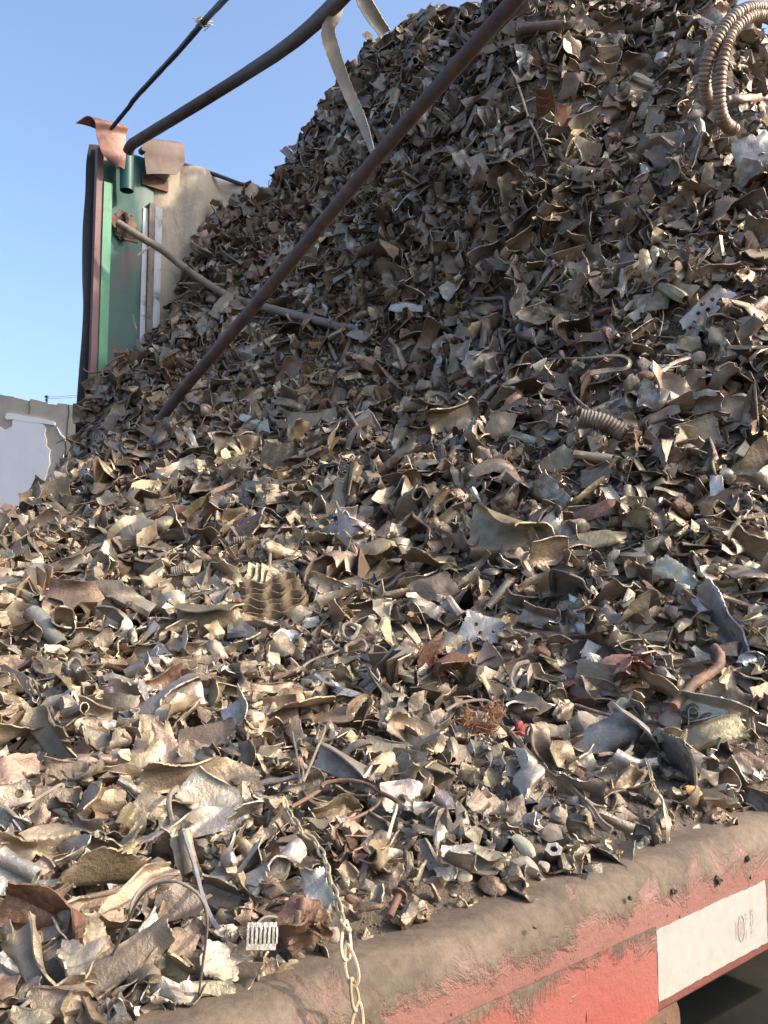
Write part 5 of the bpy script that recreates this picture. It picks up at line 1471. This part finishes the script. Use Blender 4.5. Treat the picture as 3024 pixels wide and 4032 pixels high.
for k in range(nl):
    s0 = k*pitch; s1 = s0+LL; i0 = min(np.searchsorted(s_, s0), 599); i1 = min(np.searchsorted(s_, s1), 599)
    A, B = CPt[i0], CPt[i1]; T = B-A
    if np.linalg.norm(T) < LL*.5: continue
    T /= np.linalg.norm(T); n0 = -CF-T*(-CF@T); n0 /= np.linalg.norm(n0); b0 = np.cross(T, n0)
    an = (.25 if k % 2 else 1.15)+rg.normal(0, .15); S = b0*math.cos(an)+n0*math.sin(an)
    C = (A+B)/2; mb = MB(); loop = []
    for a in np.linspace(0, 2*np.pi, 22)[:-1]:
        wv = (.0015 if k < nl-5 else .0027)*(1+.35*math.cos(a)); loop.append(C+T*math.cos(a)*LL*.46+S*math.sin(a)*wv*(1 if True else 1))
    loop += loop[:1]; P = np.array(loop); nrm = np.cross(T, S)
    n_s = 22
    cc = []
    for q in range(n_s):
        t_ = P[(q+1) % 21]-P[(q-1) % 21]; t_ /= np.linalg.norm(t_); o_ = np.cross(t_, nrm)
        cc.append([P[q % 21]+o_*a*.00078+nrm*b*.0006 for a, b in ((-1, -.6), (-.6, -1), (.6, -1), (1, -.6), (1, .6), (.6, 1), (-.6, 1), (-1, .6))])
    cc = np.array(cc); qd = []
    for q in range(21):
        for e in range(8): qd.append([q*8+e, q*8+(e+1) % 8, (q+1)*8+(e+1) % 8, (q+1)*8+e])
    mb.add(cc.reshape(-1, 3), qd); mb.build('link', M['gold'], ch)

# ------------------------------------------------------------------ labels: say which one each piece is
def rel(dx, dy):
    if abs(dx) > abs(dy): return 'right of' if dx > 0 else 'left of'
    return 'below' if dy > 0 else 'above'
used = {}
for p in things:
    o = p['o']; base = f"{WORDS[p['tint']]} {SHAPE[p['kind']]}"
    if p['kind'] == 'stone' and p['tint'] == 'rust': base = 'rusty rough lump'
    lab = p['label']
    if lab is None:
        near = sorted(((math.hypot(p['px']-x, p['py']-y), x, y, n) for x, y, n in LM))
        d1, x1, y1, n1 = near[0]; r1 = rel(p['px']-x1, p['py']-y1); q = 'just ' if d1 < 95 else ''
        size = 'small ' if max(p['w'], p['h']) < 78 else ('large ' if max(p['w'], p['h']) > 150 else '')
        cands = [f"{size}{base} {q}{r1} {n1}"]
        for (d2, x2, y2, n2) in near[1:7]:
            r2 = rel(p['px']-x2, p['py']-y2)
            if len(f"{size}{base} {q}{r1} {n1} and {r2} {n2}".split()) <= 16: cands.append(f"{size}{base} {q}{r1} {n1} and {r2} {n2}")
        lab = next((c for c in cands[1:] if c not in used), next((c for c in cands if c not in used), cands[-1]+' too'))
    used[lab] = 1; tag(o, lab, CATS[p['kind']] if p['kind'] != 'stone' else 'stone', GRP)
print('pieces', len(things), 'labels', len(used))

# ------------------------------------------------------------------ the mass of scrap nobody could count
nu, nv = GZ.shape
rg = np.random.default_rng(90)
bump_n = np.zeros_like(GZ)
for q in range(6):
    f = 6*1.7**q; bump_n += rg.normal()*np.sin(gu*f*rg.uniform(.7, 1.3)+gv*f*rg.uniform(-1, 1)+rg.uniform(0, 6))/(1.5**q)
ez = np.clip((gv-V0-.05)/.15, 0, 1)
mz = GZ-.012*ez+bump_n*.004*ez+rg.normal(0, .0022, GZ.shape)*ez
G = EYE+gu[..., None]*U+gv[..., None]*V+mz[..., None]*Z
i = np.arange(nu-1)[:, None]*nv; j = np.arange(nv-1)[None]
o = mesh_np('packed_fines', G.reshape(-1, 3), np.stack([i+j, i+nv+j, i+nv+j+1, i+j+1], -1).reshape(-1, 4), M['mound']); tag(o, 'dark packed fines under the scrap', 'fines', kind='stuff')

rng = np.random.default_rng(2024)
LV = (6, 8, 11, 15); KINDS = ['sheet', 'curl', 'fold', 'crumple', 'crush', 'strip', 'tube', 'dish', 'stone', 'wire']; KP = np.array([.09, .18, .21, .30, .10, .06, .022, .03, .03, .022]); KP /= KP.sum()
protos = {}
for L_ in LV:
    for kd in KINDS:
        nvars = 16
        protos[L_, kd] = [piece(rng, kd, 1.0, {'strip': .22, 'tube': .45, 'fold': .5, 'curl': .6}.get(kd, .75), L_, .030) for _ in range(nvars)]
dx = np.gradient(GZ, axis=0)/(GU[1]-GU[0]); dyy = np.gradient(GZ, axis=1)/(GV[1]-GV[0])
area = np.sqrt(1+dx**2+dyy**2)
Pg = EYE+gu[..., None]*U+gv[..., None]*V+GZ[..., None]*Z; Q = Pg-EYE; dep = np.maximum(Q@CF, .01)
sx = 1512+F*(Q@CR)/dep; sy = 2016-F*(Q@CU)/dep
vis = (Q@CF > .22) & (sx > -500) & (sx < 3500) & (sy > -600) & (sy < 4500)
s_med = np.interp(dep, [.3, .7, 1.2, 2.0, 3.2], [.014, .022, .029, .034, .032])
wgt = area*vis/np.maximum(s_med, .012)**1.75*np.where(gv < V0+.045, .45, 1)
wgt /= wgt.sum(); NS = 36000
pick = rng.choice(wgt.size, NS, p=wgt.ravel()); pu = gu.ravel()[pick]+rng.uniform(-.5, .5, NS)*(GU[1]-GU[0]); pv = np.clip(gv.ravel()[pick]+rng.uniform(-.5, .5, NS)*(GV[1]-GV[0]), V0+.035, VF-.03)
pz = hz(pu, pv); PP = EYE+pu[:, None]*U+pv[:, None]*V+pz[:, None]*Z; ns = hn(pu, pv)
Q = PP-EYE; dep = Q@CF; sx = 1512+F*(Q@CR)/dep; sy = 2016-F*(Q@CU)/dep
sz = np.interp(dep, [.3, .7, 1.2, 2.0, 3.2], [.0145, .0235, .031, .036, .033])*np.exp(np.clip(rng.normal(0, .5, NS), -1.0, .85))*1.25
sz = np.minimum(sz, np.interp(dep, [.3, .6, 1.2, 2], [.019, .034, .075, .09]))
off = rng.uniform(-.45, .58, NS)*sz*.6
ap = np.array([(p['px'], p['py'], p['w']/2, p['h']/2, math.radians(p['a'])) for p in things])
ddx = sx[:, None]-ap[None, :, 0]; ddy = -(sy[:, None]-ap[None, :, 1]); ca, sa = np.cos(ap[:, 4]), np.sin(ap[:, 4])
ex = (ddx*ca+ddy*sa)/(ap[:, 2]+sz[:, None]*F/dep[:, None]*.18); ey = (-ddx*sa+ddy*ca)/(ap[:, 3]+sz[:, None]*F/dep[:, None]*.18)
cover = ((ex**2+ey**2) < .62).any(axis=1)
off = np.where(cover, -.38*sz-.003, off)
spc = np.array(SPEC+[(x, y, 40) for x, y in cp]); hid = np.zeros(NS, bool)
for k0 in range(0, len(spc), 400):
    c_ = spc[k0:k0+400]; hid |= ((sx[:, None]-c_[:, 0])**2+(sy[:, None]-c_[:, 1])**2 < (c_[:, 2]+sz[:, None]*F/dep[:, None]*.25)**2).any(axis=1)
off = np.where(hid, -.30*sz-.004, off)
vbuf, qbuf, tb, pb, base_i = [], [], [], [], 0
tn = list(TINTS); 
low_t = ['dust', 'tan', 'grey', 'darkgrey', 'brown', 'silver', 'paleblue', 'white', 'rust', 'olive', 'darkbrown', 'pink', 'brass']
w_low = np.array([.34, .13, .27, .05, .08, .085, .008, .010, .010, .02, .025, .012, .003]); w_low /= w_low.sum()
w_top = np.array([.25, .07, .20, .16, .14, .05, .004, .008, .02, .03, .13, .015, .003]); w_top /= w_top.sum()
for k in range(NS):
    spx = sz[k]*F/dep[k]; L_ = LV[0] if spx < 45 else LV[1] if spx < 85 else LV[2] if spx < 160 else LV[3]
    kd = KINDS[rng.choice(len(KINDS), p=KP)]; v, q = protos[L_, kd][rng.integers(0, 16)]
    n = ns[k]+rng.normal(0, .48, 3); n /= np.linalg.norm(n); x = rng.normal(size=3); x -= n*(x@n); x /= np.linalg.norm(x); y = np.cross(n, x)
    s = sz[k]*(1.5 if kd == 'strip' else .8 if kd in ('stone', 'crush') else 1.0)
    hs = s*rng.uniform(.75, 1.15)
    vbuf.append(PP[k]+ns[k]*off[k]+(v[:, :1]*s)*x+(v[:, 1:2]*hs)*y+(v[:, 2:]*s*.9)*n); qbuf.append(q+base_i); base_i += len(v)
    top = np.clip((2016-sy[k])/1200+.1+(sx[k]-1200)/3000, 0, 1)
    tn_ = low_t[rng.choice(13, p=w_low*(1-top)+w_top*top)]; c = np.array(TINTS[tn_])*math.exp(rng.normal(0, .15)+.16*math.sin(pu[k]*6.1+2*math.sin(pv[k]*4.3))+.12*math.sin(pu[k]*15+pv[k]*11)); p_ = PRM[tn_]
    tb.append(np.tile(np.clip([*c, 1], .01, 1).astype(np.float32), (len(v), 1))); pb.append(np.tile(np.array([np.clip(p_[0]+rng.normal(0, .1), 0, 1), p_[1], 0, 1], np.float32), (len(v), 1)))
o = mesh_np('loose_scrap', np.concatenate(vbuf), np.concatenate(qbuf), M['scrap'], None, True, {'tint': np.concatenate(tb), 'prm': np.concatenate(pb)}, None, 38)
tag(o, 'mass of small shredded metal scrap filling the truck bed', 'scrap', kind='stuff'); print('loose verts', base_i)

# crumbs of soil along the foot of the heap
mb = MB(); rg = np.random.default_rng(66)
for k in range(4200):
    u = rg.uniform(-.35, 1.25); v = V0+.012+abs(rg.normal(0, .030)); z = hz(np.array(u), np.array(max(v, V0+.02))) if v > V0+.03 else ZR-.0045
    if v > V0+.13: continue
    clod(mb, W(u, v, float(z)+.0004), rg.lognormal(-7.15, .5), rg, 4)
tag(mb.build('soil_crumbs', M['dirt']), 'crumbs of brown soil along the rail edge', 'soil', kind='stuff')
